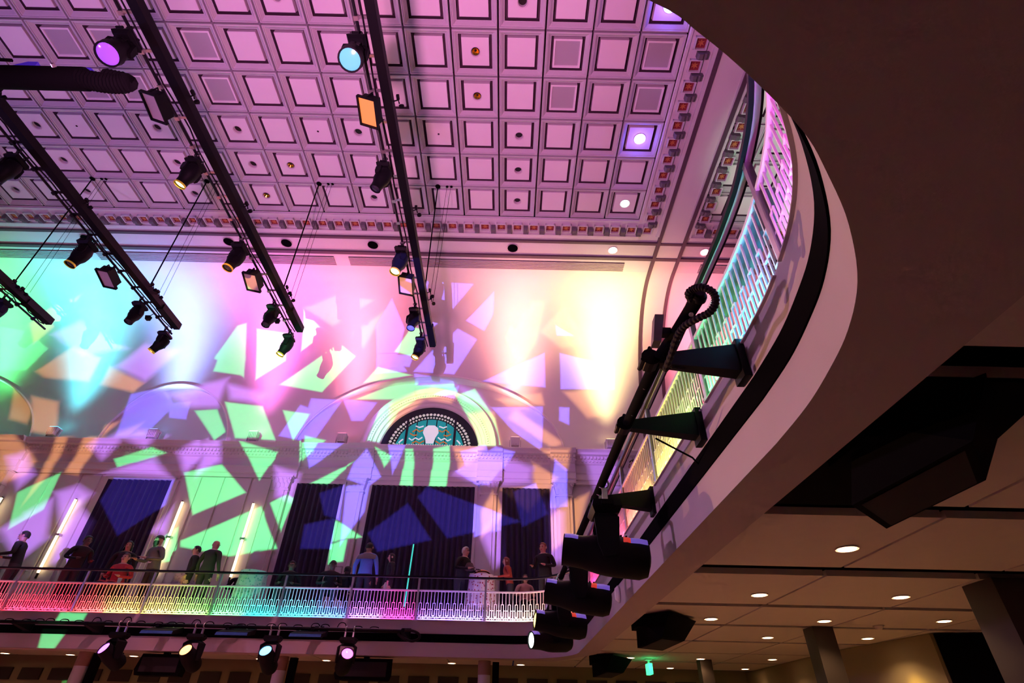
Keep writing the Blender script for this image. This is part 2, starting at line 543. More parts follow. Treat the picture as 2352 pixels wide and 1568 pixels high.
def gy(r):
    return (5.033 + r) * CELL


YW = 18.36                # far wall
CA, CB, CZ0, CY0 = 3.76, 5.22, 9.0, 14.6   # cove: quarter ellipse


def cove(phi):
    return CY0 + CA * math.cos(phi), CZ0 + CB * math.sin(phi)


# ---- floor and enclosing walls
struct(MB().box((-6, 6, -EYE - .1), (42, 30, .2)).build('floor', FLOORM))
struct(MB().box((-27.1, 6, 6), (.2, 30, 17)).build('wall_left', PLASTER))
struct(MB().box((15.1, 6, 6), (.2, 30, 17)).build('wall_right', PLASTER))
struct(MB().box((-6, -9.1, 6), (42, .2, 17)).build('wall_rear', PLASTER))

# ---- far wall below the entablature and behind the lunettes
m = MB()
m.quad((-27, YW, 2.2), (15, YW, 2.2), (15, YW, 8.4), (-27, YW, 8.4))
m.quad((-27, YW + .1, 8.2), (15, YW + .1, 8.2), (15, YW + .1, 12.4), (-27, YW + .1, 12.4))
wall_far = struct(m.build('wall_far', PLASTER))

# ---- ceiling backing with the coffers as its pieces
m = MB()
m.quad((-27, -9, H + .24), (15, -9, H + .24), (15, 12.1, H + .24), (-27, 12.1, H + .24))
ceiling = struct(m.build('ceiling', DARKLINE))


def ring_mesh(rings, mis, name, mats, cap=None):
    b = MB()
    for (h, z) in rings:
        b.v += [(-h, -h, z), (h, -h, z), (h, h, z), (-h, h, z)]
    for i in range(len(rings) - 1):
        for j in range(4):
            b.f.append([4 * i + j, 4 * i + (j + 1) % 4, 4 * i + 4 + (j + 1) % 4, 4 * i + 4 + j])
            b.m.append(mis[i])
    if cap is not None:
        k = 4 * (len(rings) - 1)
        b.f.append([k, k + 1, k + 2, k + 3])
        b.m.append(cap)
    return b.mesh(name, mats)


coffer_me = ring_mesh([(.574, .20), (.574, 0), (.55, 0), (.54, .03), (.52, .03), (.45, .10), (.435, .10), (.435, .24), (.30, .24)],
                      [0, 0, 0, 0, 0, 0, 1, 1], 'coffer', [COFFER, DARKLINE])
panel_me = ring_mesh([(.365, .24), (.365, .10), (.355, .09)], [0, 0], 'coffer_panel', [PANEL], 0)
grille_me = ring_mesh([(.365, .24), (.365, .09), (.32, .09), (.31, .12)], [0, 0, 0], 'grille_panel', [PANEL, GRILLE], 1)


def hole_panel(r, name):
    b = MB()
    n = 24
    h = .355
    outer = []
    for j in range(n):
        a = 2 * PI * j / n
        c, s_ = math.cos(a), math.sin(a)
        k = h / max(abs(c), abs(s_))
        outer.append((c * k, s_ * k))
    for (x, y) in outer:
        b.v.append((x, y, .09))
    for j in range(n):
        a = 2 * PI * j / n
        b.v.append((r * math.cos(a), r * math.sin(a), .09))
    for (x, y) in outer:
        b.v.append((x * 1.03, y * 1.03, .24))
    for j in range(n):
        j2 = (j + 1) % n
        b.f += [[j, j2, n + j2, n + j], [j, j2, 2 * n + j2, 2 * n + j]]
        b.m += [0, 0]
    return b.mesh(name, [PANEL])


hole_me = hole_panel(.115, 'pierced_panel')
dot_me = hole_panel(.03, 'pierced_panel')
GRILLES = {(0, 1), (0, 3), (1, 1), (1, 3), (0, -7), (0, -9), (0, -10), (1, -7), (1, -9), (1, -10), (-1, -14)}
HOLES = {(-1, 0), (-1, -5), (0, -1), (1, -1), (2, 0), (2, -4), (2, -7), (2, -9), (2, -12), (2, 3), (3, 0), (3, -7), (3, -6), (3, -9), (3, -12),
         (4, 0), (4, -4), (4, -7), (4, -9), (4, -12), (4, -14), (4, 3), (-1, 3), (3, -14), (2, -14)}
DOTS = {(2, -5), (2, -2), (2, -11)}
for r in range(-3, 5):
    cols = list(range(-16, 4)) + [5.35, 6.35, 7.35, 8.35, 9.35, 10.35]
    for c in cols:
        x = gx(c + .5) if c < 5 else gx(c + .5) + .15
        y = gy(r + .5)
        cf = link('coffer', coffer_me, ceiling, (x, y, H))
        key = (r, c)
        if key in GRILLES:
            link('grille_panel', grille_me, cf)
        elif key in HOLES:
            link('pierced_panel', hole_me, cf)
        elif key in DOTS:
            link('pierced_panel', dot_me, cf)
        else:
            link('coffer_panel', panel_me, cf)

# ---- flat border, cornice strips and soffit band between coffers and cove
gR = gx(4)                # right edge of the main grid
RIBL, RIBR = 5.17, 6.08   # the rib that crosses ceiling and cove
Y5 = gy(5)
m = MB()
m.quad((-27, Y5, H), (15, Y5, H), (15, CY0, H), (-27, CY0, H))
m.quad((gR, -9, H), (gx(5.35) + .15, -9, H), (gx(5.35) + .15, Y5, H), (gR, Y5, H))
border = struct(m.build('ceiling_border', CORNICE))


def strip(name, pts_list, mtl, parent):
    b = MB()
    for c, d in pts_list:
        b.box(c, d)
    return b.build(name, mtl, parent)


strip('edge_bead', [((-11.36, Y5 + .06, H - .03), (31.28, .06, .06)), ((gR + .06, 1.5, H - .03), (.06, 21, .06)),
                    ((10.7, Y5 + .06, H - .03), (8.3, .06, .06)), ((gx(5.35) + .1, 1.5, H - .03), (.06, 21, .06))], CORNICE, border)
strip('egg_strip', [((-11.3, Y5 + .80, H - .04), (31.4, .16, .08)), ((10.6, Y5 + .80, H - .04), (8.8, .16, .08)),
                    ((gR + .80, 2, H - .04), (.14, 21.5, .08)), ((RIBR + .10, 2, H - .04), (.10, 21.5, .08))], CORNICE, border)
trim_1 = struct(MB().box((-6, 13.1, H - .04), (42, .10, .08)).box((-6, 13.86, H - .04), (42, .13, .08)).build('trim_1', DARKLINE))

# ---- dentil cornice: modillions and rosettes
mod = MB()
prof = [(-.15, 0), (-.15, -.16), (-.11, -.20), (-.02, -.20), (.03, -.15), (.08, -.17), (.13, -.14), (.15, -.08), (.15, 0)]
nb = len(prof)
mod.v = [(-.075, y, z) for (y, z) in prof] + [(.075, y, z) for (y, z) in prof]
mod.f = [list(range(nb)), list(range(2 * nb - 1, nb - 1, -1))] + [[i, (i + 1) % nb, nb + (i + 1) % nb, nb + i] for i in range(nb)]
mod.m = [0] * len(mod.f)
mod_me = mod.mesh('modillion', BRACKET)
ro = MB()
for sx, sy, w_, h_ in ((-.15, 0, .03, .33), (.15, 0, .03, .33), (0, -.15, .33, .03), (0, .15, .33, .03)):
    ro.box((sx, sy, -.05), (w_, h_, .1), 0)
ro.quad((-.14, -.14, -.01), (.14, -.14, -.01), (.14, .14, -.01), (-.14, .14, -.01), 1)
for k in range(6):
    a = k * PI / 3
    ro.add([(0, 0, -.03), (.045 * math.cos(a - .5), .045 * math.sin(a - .5), -.035), (.10 * math.cos(a), .10 * math.sin(a), -.05), (.045 * math.cos(a + .5), .045 * math.sin(a + .5), -.035)], [(0, 1, 2, 3)], 2)
ro_me = ro.mesh('rosette', [CORNICE, ROSERED, ROSEGOLD])
trim_2 = struct(MB().box((-6, Y5 + .53, H + .02), (42, .36, .02)).build('trim_2', CORNICE))
PITCH = .566
k = 0
x = gR + .36
while x > -18.6:
    link('rosette', ro_me, trim_2, (x, Y5 + .42, H - .005))
    link('modillion', mod_me, trim_2, (x - PITCH / 2, Y5 + .52, H - .005))
    x -= PITCH
trim_3 = struct(MB().box((gR + .42, 3, H + .02), (.36, 18, .02)).build('trim_3', CORNICE))
y = Y5 + .42 - PITCH
while y > 4.6:
    link('rosette', ro_me, trim_3, (gR + .36, y, H - .005), (0, 0, -PI / 2))
    link('modillion', mod_me, trim_3, (gR + .48, y + PITCH / 2, H - .005), (0, 0, -PI / 2))
    y -= PITCH
trim_4 = struct(MB().box((RIBR + .42, 3, H + .02), (.3, 18, .02)).build('trim_4', CORNICE))
y = Y5 + .42 - PITCH
while y > 4.2:
    link('rosette', ro_me, trim_4, (RIBR + .40, y, H - .005), (0, 0, PI / 2))
    link('modillion', mod_me, trim_4, (RIBR + .29, y + PITCH / 2, H - .005), (0, 0, PI / 2))
    y -= PITCH
x = RIBR + .40
while x < 10:
    link('rosette', ro_me, trim_4, (x, Y5 + .42, H - .005))
    link('modillion', mod_me, trim_4, (x + PITCH / 2, Y5 + .52, H - .005))
    x += PITCH

# ---- cove with lunettes cut into it
ARCHES = [(-23.15, 5.1, 3.1), (-13.08, 2.42, 2.55), (-3.03, 5.1, 3.1), (7.02, 2.42, 2.55)]
ZB = 8.35


def zarch(x):
    for (c, hw, rise) in ARCHES:
        t = (x - c) / hw
        if abs(t) < 1:
            return ZB + rise * math.sqrt(1 - t * t)
    return ZB


def cove_at(z):
    if z <= CZ0:
        return YW
    return CY0 + CA * math.cos(math.asin(min(1, (z - CZ0) / CB)))


xs = {-27.0, 15.0}
for (c, hw, rise) in ARCHES:
    for j in range(57):
        xs.add(round(c - hw * math.cos(PI * j / 56), 4))
    xs.add(round(c - hw - .002, 4))
    xs.add(round(c + hw + .002, 4))
xs = sorted(xx for xx in xs if -27 <= xx <= 15)
NR = 30
m = MB()
rows = []
for xx in xs:
    zl = zarch(xx)
    p0 = math.asin((zl - CZ0) / CB) if zl > CZ0 else 0.0
    col = [(xx, cove_at(zl), zl)]
    for k in range(1, NR + 1):
        ph = p0 + (PI / 2 - p0) * k / NR
        yy, zz = cove(ph)
        col.append((xx, yy, zz))
    rows.append(col)
for col in rows:
    m.v += col
n1 = NR + 1
for i in range(len(rows) - 1):
    for k in range(NR):
        m.f.append([i * n1 + k, (i + 1) * n1 + k, (i + 1) * n1 + k + 1, i * n1 + k + 1])
        m.m.append(0)
wall_cove = struct(m.build('wall_cove', PLASTER, smooth=True))
for (c, hw, rise) in ARCHES:
    b = MB()
    pts = []
    for j in range(49):
        xx = c - hw * math.cos(PI * j / 48)
        zz = ZB + rise * math.sin(PI * j / 48)
        pts.append((xx, cove_at(zz), zz))
    k0 = len(b.v)
    for p in pts:
        b.v += [p, (p[0], YW + .1, p[2])]
    for j in range(48):
        b.f.append([2 * j, 2 * j + 2, 2 * j + 3, 2 * j + 1])
        b.m.append(0)
    b.build('arch_reveal', PLASTER, wall_cove, smooth=True)
    MB().tube(pts, .045, 6).build('arch_bead', PLASTER, wall_cove, smooth=True)

# ---- rib across ceiling and down the cove, with its two dark mouldings
path = [(-9.0, H)] + [(yy, H) for yy in (0, 4, 8, 12, 14.0)] + [cove(PI / 2 - k * PI / 2 / 24) for k in range(25)] + [(YW, ZB)]


def rib_strip(x0, x1, drop, name, mtl, parent=None):
    b = MB()
    for i, (yy, zz) in enumerate(path):
        a = path[max(0, i - 1)]
        c = path[min(len(path) - 1, i + 1)]
        ty, tz = c[0] - a[0], c[1] - a[1]
        ln = math.hypot(ty, tz)
        ny, nz = tz / ln, -ty / ln       # towards the room
        b.v += [(x0, yy, zz), (x0, yy + ny * drop, zz + nz * drop), (x1, yy + ny * drop, zz + nz * drop), (x1, yy, zz)]
    for i in range(len(path) - 1):
        for j in range(3):
            b.f.append([4 * i + j, 4 * i + 4 + j, 4 * i + 5 + j, 4 * i + 1 + j])
            b.m.append(0)
    return b.build(name, mtl, parent, smooth=True)


trim_5 = struct(rib_strip(RIBL, RIBR, .05, 'trim_5', PLASTER))
rib_strip(RIBL - .06, RIBL + .06, .10, 'rib_moulding', DARKLINE, trim_5)
rib_strip(RIBR - .06, RIBR + .06, .10, 'rib_moulding', DARKLINE, trim_5)

# ---- slot grilles at the head of the cove
for gi, (x0, x1) in enumerate(((-27, -16.2), (-15.7, -6.75), (-6.2, 4.15), (7.0, 13.0))):
    b = MB()
    for k in range(6):
        b.box(((x0 + x1) / 2, 14.16 + k * .075, H - .025), (x1 - x0, .045, .03), 0)
    b.box(((x0 + x1) / 2, 14.35, H - .004), (x1 - x0, .48, .01), 1)
    g = b.build('slot_grille', [GREYPAINT, BRACKET])
    struct(g)

# ---- recessed downlights: soffit band and coffers
can = MB()
can.lathe([(.135, -.012), (.135, .0), (.115, .0), (.10, .10), (.085, .10)], 24, caps=False)
can_me = can.mesh('trim_ring', mat('downlight_trim', (.75, .68, .70), .4), True)
canw = MB()
canw.lathe([(.10, .08), (.10, .2)], 24, caps=True)
well_me = canw.mesh('lamp_well', mat('dark_well', (.02, .016, .02), .35, metal=.4), True)


def disc_mesh(name, r, z, mtl, n=24):
    b = MB()
    b.v = [(r * math.cos(2 * PI * j / n), r * math.sin(2 * PI * j / n), z) for j in range(n)]
    b.f = [list(range(n))]
    b.m = [0]
    return b.mesh(name, mtl)


def downlight(loc, label, group=None, emit=None, estr=20, scale=1.0, power=0, cone=1.6, gold=False, flush=False):
    t = thing('recessed_downlight', label, 'downlight', loc, 0, group)
    t.scale = (scale, scale, scale)
    link('trim_ring', can_me, t)
    if emit:
        mm = mat('lit_lens_%d_%d_%d' % tuple(int(c * 99) for c in emit), emit, .4, emit=emit, estr=estr)
        link('lamp_lens', disc_mesh('lamp_lens', .105, -.016, mm), t)
        if power:
            L_ = lamp('SPOT', 'downlight_beam', (0, 0, -.03), power, emit, parent=t, spot_size=cone, spot_blend=.6, shadow_soft_size=.08)
    else:
        link('lamp_well', disc_mesh('lamp_well', .118, -.013, BLACKSLOT) if flush else well_me, t)  # flush ones: flat black disc paints the dark of the well
        if gold:
            b = MB()
            b.lathe([(.03, .06), (.09, .0)], 16, caps=False)
            b.build('gold_reflector', mat('gold_reflector', (.8, .5, .05), .25, metal=1.0), t)
    return t


for n_so, (x, emit, who) in enumerate(((-15.6, None, ''), (-10.4, None, ''), (-8.3, None, ''), (-5.15, None, ''), (-.05, None, ''), (3.6, (1.0, .62, .55), 'pink-white lit downlight in the flat soffit band by the rib'), (6.95, (1.0, .30, .35), 'red lit downlight in the soffit band right of the rib'))):
    downlight((x, 13.48, H - .01), who or 'unlit black downlight in the flat soffit band, %s from the left' % ORD[n_so], 'soffit band downlights', emit, 14, 1.25 if emit else 1.6, 60 if emit else 0, flush=True)
for (r, c) in sorted(HOLES):
    x, y = gx(c + .5), gy(r + .5)
    if (r, c) == (2, 3):
        downlight((x, y, H + .085), 'blue-white lit downlight in a coffer near the right corner', None, (.45, .42, 1.0), 30, 1.3)
        lamp('POINT', 'blue_coffer_spill', (x, y, H - .12), 14, (.14, .10, 1.0), shadow_soft_size=.05)
    elif (r, c) == (4, 3):
        downlight((x, y, H + .085), 'pale green lit downlight in the corner coffer', None, (.5, 1.0, .75), 16, 1.2)
    elif (r, c) == (-1, 3):
        downlight((x, y, H + .085), 'blue lit downlight beside the dark balcony edge, topmost', None, (.35, .4, 1.0), 30, 1.3)
        lamp('POINT', 'blue_coffer_spill', (x, y, H - .12), 14, (.14, .10, 1.0), shadow_soft_size=.05)
    elif (r, c) in ((0, -1), (1, -1), (3, -6), (4, -7)):
        w_ = {(0, -1): 'gold downlight in a coffer near the top centre of the ceiling', (1, -1): 'gold downlight in the coffer below another gold one', (3, -6): 'gold downlight in a coffer above the middle lighting bar cable', (4, -7): 'half gold downlight in the lowest coffer row beside the middle bar'}[(r, c)]
        downlight((x, y, H + .085), w_, None, None, gold=True)
    else:
        row_n = {4: 'lowest coffer row', 3: 'second lowest coffer row', 2: 'third lowest coffer row', -1: 'topmost coffer row'}[r]
        nth = ORD[[cc for (rr_, cc) in sorted(HOLES, reverse=True) if rr_ == r].index(c)]
        downlight((x, y, H + .085), 'unlit round downlight in the %s, %s round opening from the right' % (row_n, nth), 'unlit coffer downlights')
x, y = gx(5.35 + .5) + .6, gy(1.2)
downlight((x, y, H + .085), 'white lit twin spot in the small ceiling bay behind the railing', None, (.8, .9, 1.0), 30, 1.3)

# ================================================================== FAR WALL ORDER
# ---- entablature with breaks over the pilasters
PIL = [-8.05, -5.40, -.70, 1.95]
prof = [(0.0, 7.20), (.10, 7.20), (.10, 7.34), (.14, 7.36), (.14, 7.56), (.18, 7.60), (.08, 7.62), (.08, 7.93), (.16, 7.97), (.20, 8.02), (.30, 8.20), (.42, 8.22), (.44, 8.30), (.52, 8.37), (.52, 8.40), (0.0, 8.40)]
m = MB()


def extr(b, x0, x1, push):
    k0 = len(b.v)
    kk = len(prof)
    for xx in (x0, x1):
        for (d, z) in prof:
            b.v.append((xx, YW - (d + push if d > 0 else 0), z))
    for j in range(kk):
        j2 = (j + 1) % kk
        b.f.append([k0 + j, k0 + kk + j, k0 + kk + j2, k0 + j2])
        b.m.append(0)
    b.f.append([k0 + j for j in range(kk)])
    b.m.append(0)
    b.f.append([k0 + kk + j for j in range(kk - 1, -1, -1)])
    b.m.append(0)


extr(m, -27, 15, 0)
for p in PIL + [-23.1 + 4.98, -23.1 - 4.98, 12]:
    extr(m, p - .46, p + .46, .13)
trim_6 = struct(m.build('trim_6', PLASTER))
m = MB()
x = -20.0
while x < 8:
    push = .13 if any(abs(x - p) < .45 for p in PIL) else 0
    m.box((x, YW - .27 - push, 8.14), (.07, .10, .09))
    m.box((x + .06, YW - .21 - push, 8.03), (.05, .06, .05))
    x += .13
tag(m.build('dentils', PLASTER, trim_6), kind='stuff')

# ---- pilasters with carved capitals, door casings, plain wall panels
for i, p in enumerate(PIL + [-18.12]):
    b = MB()
    b.box((0, -.09, 4.66), (.56, .18, 4.94))
    b.box((0, -.20, 4.60), (.34, .04, 4.50))
    pil = struct(b.build('pilaster', PLASTER, None, loc=(p, YW, 0)))
    b = MB()
    b.box((0, -.12, 6.73), (.62, .24, .06))
    b.hull8([(-.27, -.21, 6.78), (.27, -.21, 6.78), (.27, 0, 6.78), (-.27, 0, 6.78)], [(-.36, -.30, 7.18), (.36, -.30, 7.18), (.36, 0, 7.18), (-.36, 0, 7.18)])
    b.box((0, -.16, 7.19), (.78, .34, .05))
    b.build('capital', PLASTER, pil)
    leaf = MB()
    for row, (zz, n_) in enumerate(((6.80, 4), (6.95, 3))):
        for j in range(n_):
            xx = (j - (n_ - 1) / 2) * .15
            yy = -.23 - row * .04
            leaf.add([(xx - .055, yy, zz), (xx + .055, yy, zz), (xx + .06, yy - .03, zz + .12), (xx, yy - .075, zz + .18), (xx - .06, yy - .03, zz + .12), (xx, yy - .03, zz + .06)],
                     [(0, 1, 5), (1, 2, 5), (2, 3, 5), (3, 4, 5), (4, 0, 5)])
    for sx in (-1, 1):
        leaf.tube([(sx * .30 + .05 * math.cos(a), -.31, 7.10 + .05 * math.sin(a)) for a in [q * PI / 5 for q in range(10)]], .018, 5)
    leaf.build('acanthus_leaves', PLASTER, pil, smooth=True)


def casing(x0, x1, zt, name='door_casing'):
    b = MB()
    for (o_, d_, t_) in ((.0, .10, .10), (.10, .06, .12)):
        b.box((x0 - o_ - t_ / 2, YW - d_ / 2, (zt + 2.2) / 2), (t_, d_, zt - 2.2))
        b.box((x1 + o_ + t_ / 2, YW - d_ / 2, (zt + 2.2) / 2), (t_, d_, zt - 2.2))
        b.box(((x0 + x1) / 2, YW - d_ / 2, zt + o_ + t_ / 2), (x1 - x0 + 2 * (o_ + t_), d_, t_))
    return struct(b.build(name, PLASTER))


CURTS = [(-14.24, -12.0, 'bluish dark pleated curtain in the left doorway below the small arch'),
         (-7.52, -5.90, 'dark pleated curtain left of the centre doorway, between two pilasters'),
         (-4.85, -1.20, 'widest dark pleated curtain, under the stained glass window'),
         (-.22, 1.45, 'dark pleated curtain right of the centre doorway, beside the right balcony')]
for ci, (x0, x1, lab) in enumerate(CURTS):
    casing(x0, x1, 7.02)
    b = MB()
    n_ = int((x1 - x0) / .022)
    fold = .19
    rr = random.Random(ci)
    ph = [rr.uniform(-.5, .5) for _ in range(60)]

    def cf_(u, v, x0=x0, x1=x1, ph=ph):
        x = x0 + (x1 - x0) * u
        s_ = (x - x0) / fold
        k_ = int(s_)
        am = .045 + .02 * ph[k_ % 60]
        return (x + .01 * math.sin(v * 5 + ph[k_ % 60] * 6), YW - .10 - am * math.cos(2 * PI * s_ + .4 * v), 2.55 + (7.0 - 2.55) * v)
    b.grid(cf_, n_, 5)
    cu = tag(b.build('curtain', CURTAIN, None, smooth=True), lab, 'curtain')
for xg in (-17.1, -16.32, -15.27, -14.55, -11.7, -10.98, -10.16, -9.18, -8.45):
    pass
b = MB()
for (x0, x1) in ((-17.05, -16.36), (-16.28, -15.31), (-15.23, -14.6), (-11.66, -11.02), (-10.94, -10.2), (-10.12, -9.22), (-9.14, -8.5)):
    pn = MB().box(((x0 + x1) / 2, YW - .03, 4.7), (x1 - x0, .06, 4.96)).build('wall_panel', PLASTER, wall_far)

# ---- lunette window: hood moulding and stained glass
WC, WZ = -3.03, 8.42
prof = [(1.86, .02), (1.90, .10), (2.00, .12), (2.02, .20), (2.14, .22), (2.16, .30), (2.30, .32), (2.34, .40), (2.52, .42), (2.56, .34), (2.58, .0)]
m = MB()
NA = 56
for j in range(NA + 1):
    a = PI * j / NA
    for (r_, d_) in prof:
        m.v.append((WC + r_ * math.cos(a), YW + .1 - d_, WZ + r_ * math.sin(a)))
kk = len(prof)
for j in range(NA):
    for q in range(kk - 1):
        m.f.append([j * kk + q, (j + 1) * kk + q, (j + 1) * kk + q + 1, j * kk + q + 1])
        m.m.append(0)
window_1 = struct(m.build('window_1', PLASTER, smooth=True), 'half-round stained glass window in a deep moulded white arch')
b = MB()
for j in range(72):
    a = PI * (j + .5) / 72
    b.box((WC + 2.24 * math.cos(a), YW + .1 - .34, WZ + 2.24 * math.sin(a)), (.05, .05, .045), M=Matrix.Rotation(-a, 3, 'Y'))
tag(b.build('bead_row', PLASTER, window_1), kind='stuff')
DARKFRAME = mat('dark_window_frame', (.01, .02, .03), .4)
TEAL = mat('teal_glass', (.02, .35, .36), .2, emit=(.0, .45, .42), estr=.35, noise=.3, nscale=4)
PEARL = mat('pearl_glass', (.75, .75, .70), .2, emit=(.75, .85, .75), estr=.32)
AMBER = mat('amber_glass', (.6, .25, .05), .2, emit=(.7, .25, .05), estr=.3)
WHITEGL = mat('white_glass', (.85, .92, .95), .2, emit=(.8, .95, 1.0), estr=.45)
LIME = mat('lime_glass', (.45, .7, .2), .2, emit=(.4, .75, .2), estr=.3)
b = MB()
n_ = 40
b.v = [(WC, YW + .06, WZ)] + [(WC + 1.86 * math.cos(PI * j / n_), YW + .06, WZ + 1.86 * math.sin(PI * j / n_)) for j in range(n_ + 1)]
b.f = [[0, j + 1, j + 2] for j in range(n_)]
b.m = [0] * n_
b.build('sash', DARKFRAME, window_1)
for k in range(7):
    x0, x1 = -1.32 + k * 2.64 / 7 + .02, -1.32 + (k + 1) * 2.64 / 7 - .02
    b = MB()
    pts = []
    for xx in (x0, (x0 + x1) / 2, x1):
        pts.append((WC + xx, YW + .045, WZ + math.sqrt(max(.01, 1.32 ** 2 - xx * xx))))
    b.add([(WC + x0, YW + .045, WZ + .16), (WC + x1, YW + .045, WZ + .16)] + pts[::-1], [(0, 1, 2, 3, 4)])
    b.build('pane', TEAL, window_1)
for xx in (-.92, .92):
    MB().box((WC + xx, YW + .02, WZ + .72), (.085, .05, 1.46)).build('mullion', DARKFRAME, window_1)
peb = MB()
peb.lathe([(.0, -.03), (.035, -.025), (.048, 0)], 8, Matrix.Rotation(PI / 2, 4, 'X') @ Matrix.Scale(-1, 4, (0, 0, 1)), caps=False)
peb_me = peb.mesh('pebble', PEARL, True)
for (r_, n_, sc) in ((1.53, 34, 1.25), (1.39, 38, .85)):
    for j in range(n_):
        a = PI * (j + .5) / n_
        o = link('pebble', peb_me, window_1, (WC + r_ * math.cos(a), YW + .03, WZ + r_ * math.sin(a)))
        o.scale = (sc, 1, sc)
for j in range(30):
    o = link('pebble', peb_me, window_1, (WC - 1.3 + 2.6 * j / 29, YW + .03, WZ + .24))
    o.scale = (.7, 1, .7)
b = MB()
b.add([(WC + x_, YW + .025, WZ + z_) for (x_, z_) in ((-.14, .30), (.14, .30), (.2, .55), (.30, .75), (.26, .95), (.12, 1.06), (-.12, 1.06), (-.26, .95), (-.30, .75), (-.2, .55))], [tuple(range(10))])
b.build('medallion', WHITEGL, window_1)
for sx in (-1, 1):
    for (pts, mm) in (([(.30, .55), (.42, .45), (.55, .52), (.68, .42), (.80, .50)], WHITEGL), ([(.30, .85), (.44, .78), (.56, .88), (.70, .76)], AMBER), ([(.22, .40), (.38, .30), (.52, .38), (.66, .30)], AMBER), ([(.30, 1.02), (.46, .96), (.6, 1.02)], WHITEGL), ([(.50, .65), (.64, .62), (.78, .70)], AMBER), ([(1.02, .45), (1.10, .38), (1.16, .30)], WHITEGL)):
        MB().tube([(WC + sx * q[0], YW + .02, WZ + q[1]) for q in pts], .026, 5).build('ribbon', mm, window_1, smooth=True)

# ---- linear wall sconces
for i, (xx, lab) in enumerate(((-17.55, 'warm white tube sconce cut by the left edge of the photo'), (-14.98, 'warm white two-tube sconce left of the bluish curtain'), (-11.28, 'warm white two-tube sconce right of the bluish curtain, behind the bearded man'), (-8.82, 'warm white two-tube sconce beside the left pilaster'))):
    t = thing('wall_sconce', lab, 'sconce', (xx, YW - .10, 0))
    tb = MB().tube([(0, -.08, 5.06), (0, -.08, 6.22)], .042, 12).mesh('light_tube', TUBELIGHT, True)
    link('light_tube', tb, t)
    link('light_tube', tb, t, (0, 0, -1.22))
    MB().box((-.055, .0, 4.98), (.03, .06, 2.6)).build('backplate', BLACK, t)
    MB().box((.0, -.05, 5.03), (.16, .14, .07)).build('clip', CHROME, t)
# ---- flood lamps standing on the ledge: uplights for the cove
FL = [(-20.4, (.10, 1.0, .25), 'green'), (-16.9, (.10, .80, 1.0), 'cyan'), (-13.2, (.24, .38, 1.0), 'blue'), (-9.5, (1.0, .16, .75), 'magenta'), (-6.22, (1.0, .20, .30), 'pink'), (.2, (1.0, .38, .28), 'salmon'), (3.73, (1.0, .72, .30), 'yellow'), (7.3, (1.0, .20, .28), 'rose')]
FLPOW = {'green': 1500, 'cyan': 1700, 'blue': 1700, 'magenta': 1500, 'pink': 1500, 'salmon': 1500, 'yellow': 2000, 'rose': 1400}
for (xx, colr, nm) in FL:
    place = {'green': 'far left, out past the left arch', 'cyan': 'left of the small arch', 'blue': 'inside the small left arch', 'magenta': 'between the small and the big arch', 'pink': 'at the left foot of the window arch', 'salmon': 'at the right foot of the window arch', 'yellow': 'near the rib at the right end', 'rose': 'right of the rib'}[nm]
    t = thing('flood_lamp', 'small ledge flood lamp throwing %s light up, %s' % (nm, place), 'flood lamp', (xx, YW - .38, 8.40))
    b = MB()
    b.box((0, 0, .02), (.26, .2, .04))
    b.box((-.20, 0, .18), (.02, .06, .30))
    b.box((.20, 0, .18), (.02, .06, .30))
    b.build('bracket', GREYPAINT, t)
    b = MB()
    b.hull8([(-.14, -.12, .10), (.14, -.12, .10), (.14, .12, .10), (-.14, .12, .10)], [(-.18, -.16, .40), (.18, -.16, .40), (.18, .14, .40), (-.18, .14, .40)])
    for q in range(5):
        b.box((-.12 + q * .06, -.15, .24), (.012, .05, .24))
    b.build('housing', WHITEMETAL, t)
    mm = mat('flood_lens_' + nm, colr, .3, emit=colr, estr=6)
    b = MB()
    b.box((0, -.01, .41), (.30, .24, .02))
    b.build('lens', mm, t)
    fb = lamp('SPOT', 'flood_beam', (0, -.02, .45), FLPOW[nm] * 3.3, colr, aim=(0, -1.1, 4.0), parent=t, spot_size=2.6, spot_blend=1.0, shadow_soft_size=0.0)
    beam_profile(fb, 19)

# ================================================================== BALCONY
BZ0, BS0, BS1, BZ1 = 1.42, 1.73, 1.90, 2.22     # soffit, black slot, deck edge
RZ_CAP, RZ_RAIL = 2.88, 3.22
ctrl_rear = [(1.6, 2.9), (1.575, 2.45), (1.52, 2.09), (1.45, 1.79), (1.33, 1.49), (1.15, 1.21), (.97, 1.0), (.83, .86), (.61, .70), (.45, .60), (.31, .53), (-.2, .36), (-1.2, .22), (-3, .13), (-9, .1)]


def catmull(P_, n=5):
    out = []
    for i in range(len(P_) - 1):
        p0, p1, p2, p3 = P_[max(0, i - 1)], P_[i], P_[i + 1], P_[min(len(P_) - 1, i + 2)]
        for k in range(n):
            t = k / n
            out.append(tuple(.5 * (2 * p1[c] + (p2[c] - p0[c]) * t + (2 * p0[c] - 5 * p1[c] + 4 * p2[c] - p3[c]) * t * t + (3 * p1[c] - p0[c] - 3 * p2[c] + p3[c]) * t ** 3) for c in (0, 1)))
    out.append(P_[-1])
    return out


CRN = 1.5
plan = [(-27 + k * 2.71, 14.65) for k in range(11)]
plan += [(.1 + CRN * math.sin(a), 14.65 - CRN + CRN * math.cos(a)) for a in [k * PI / 2 / 16 for k in range(17)]]
plan += [(1.6, 13.15 - k * .5125) for k in range(1, 20)]
plan += catmull(ctrl_rear)


def with_normals(pl):
    out = []
    for i, p in enumerate(pl):
        a = pl[max(0, i - 1)]
        c = pl[min(len(pl) - 1, i + 1)]
        tx, ty = c[0] - a[0], c[1] - a[1]
        ln = math.hypot(tx, ty)
        out.append((p[0], p[1], ty / ln, -tx / ln))
    return out


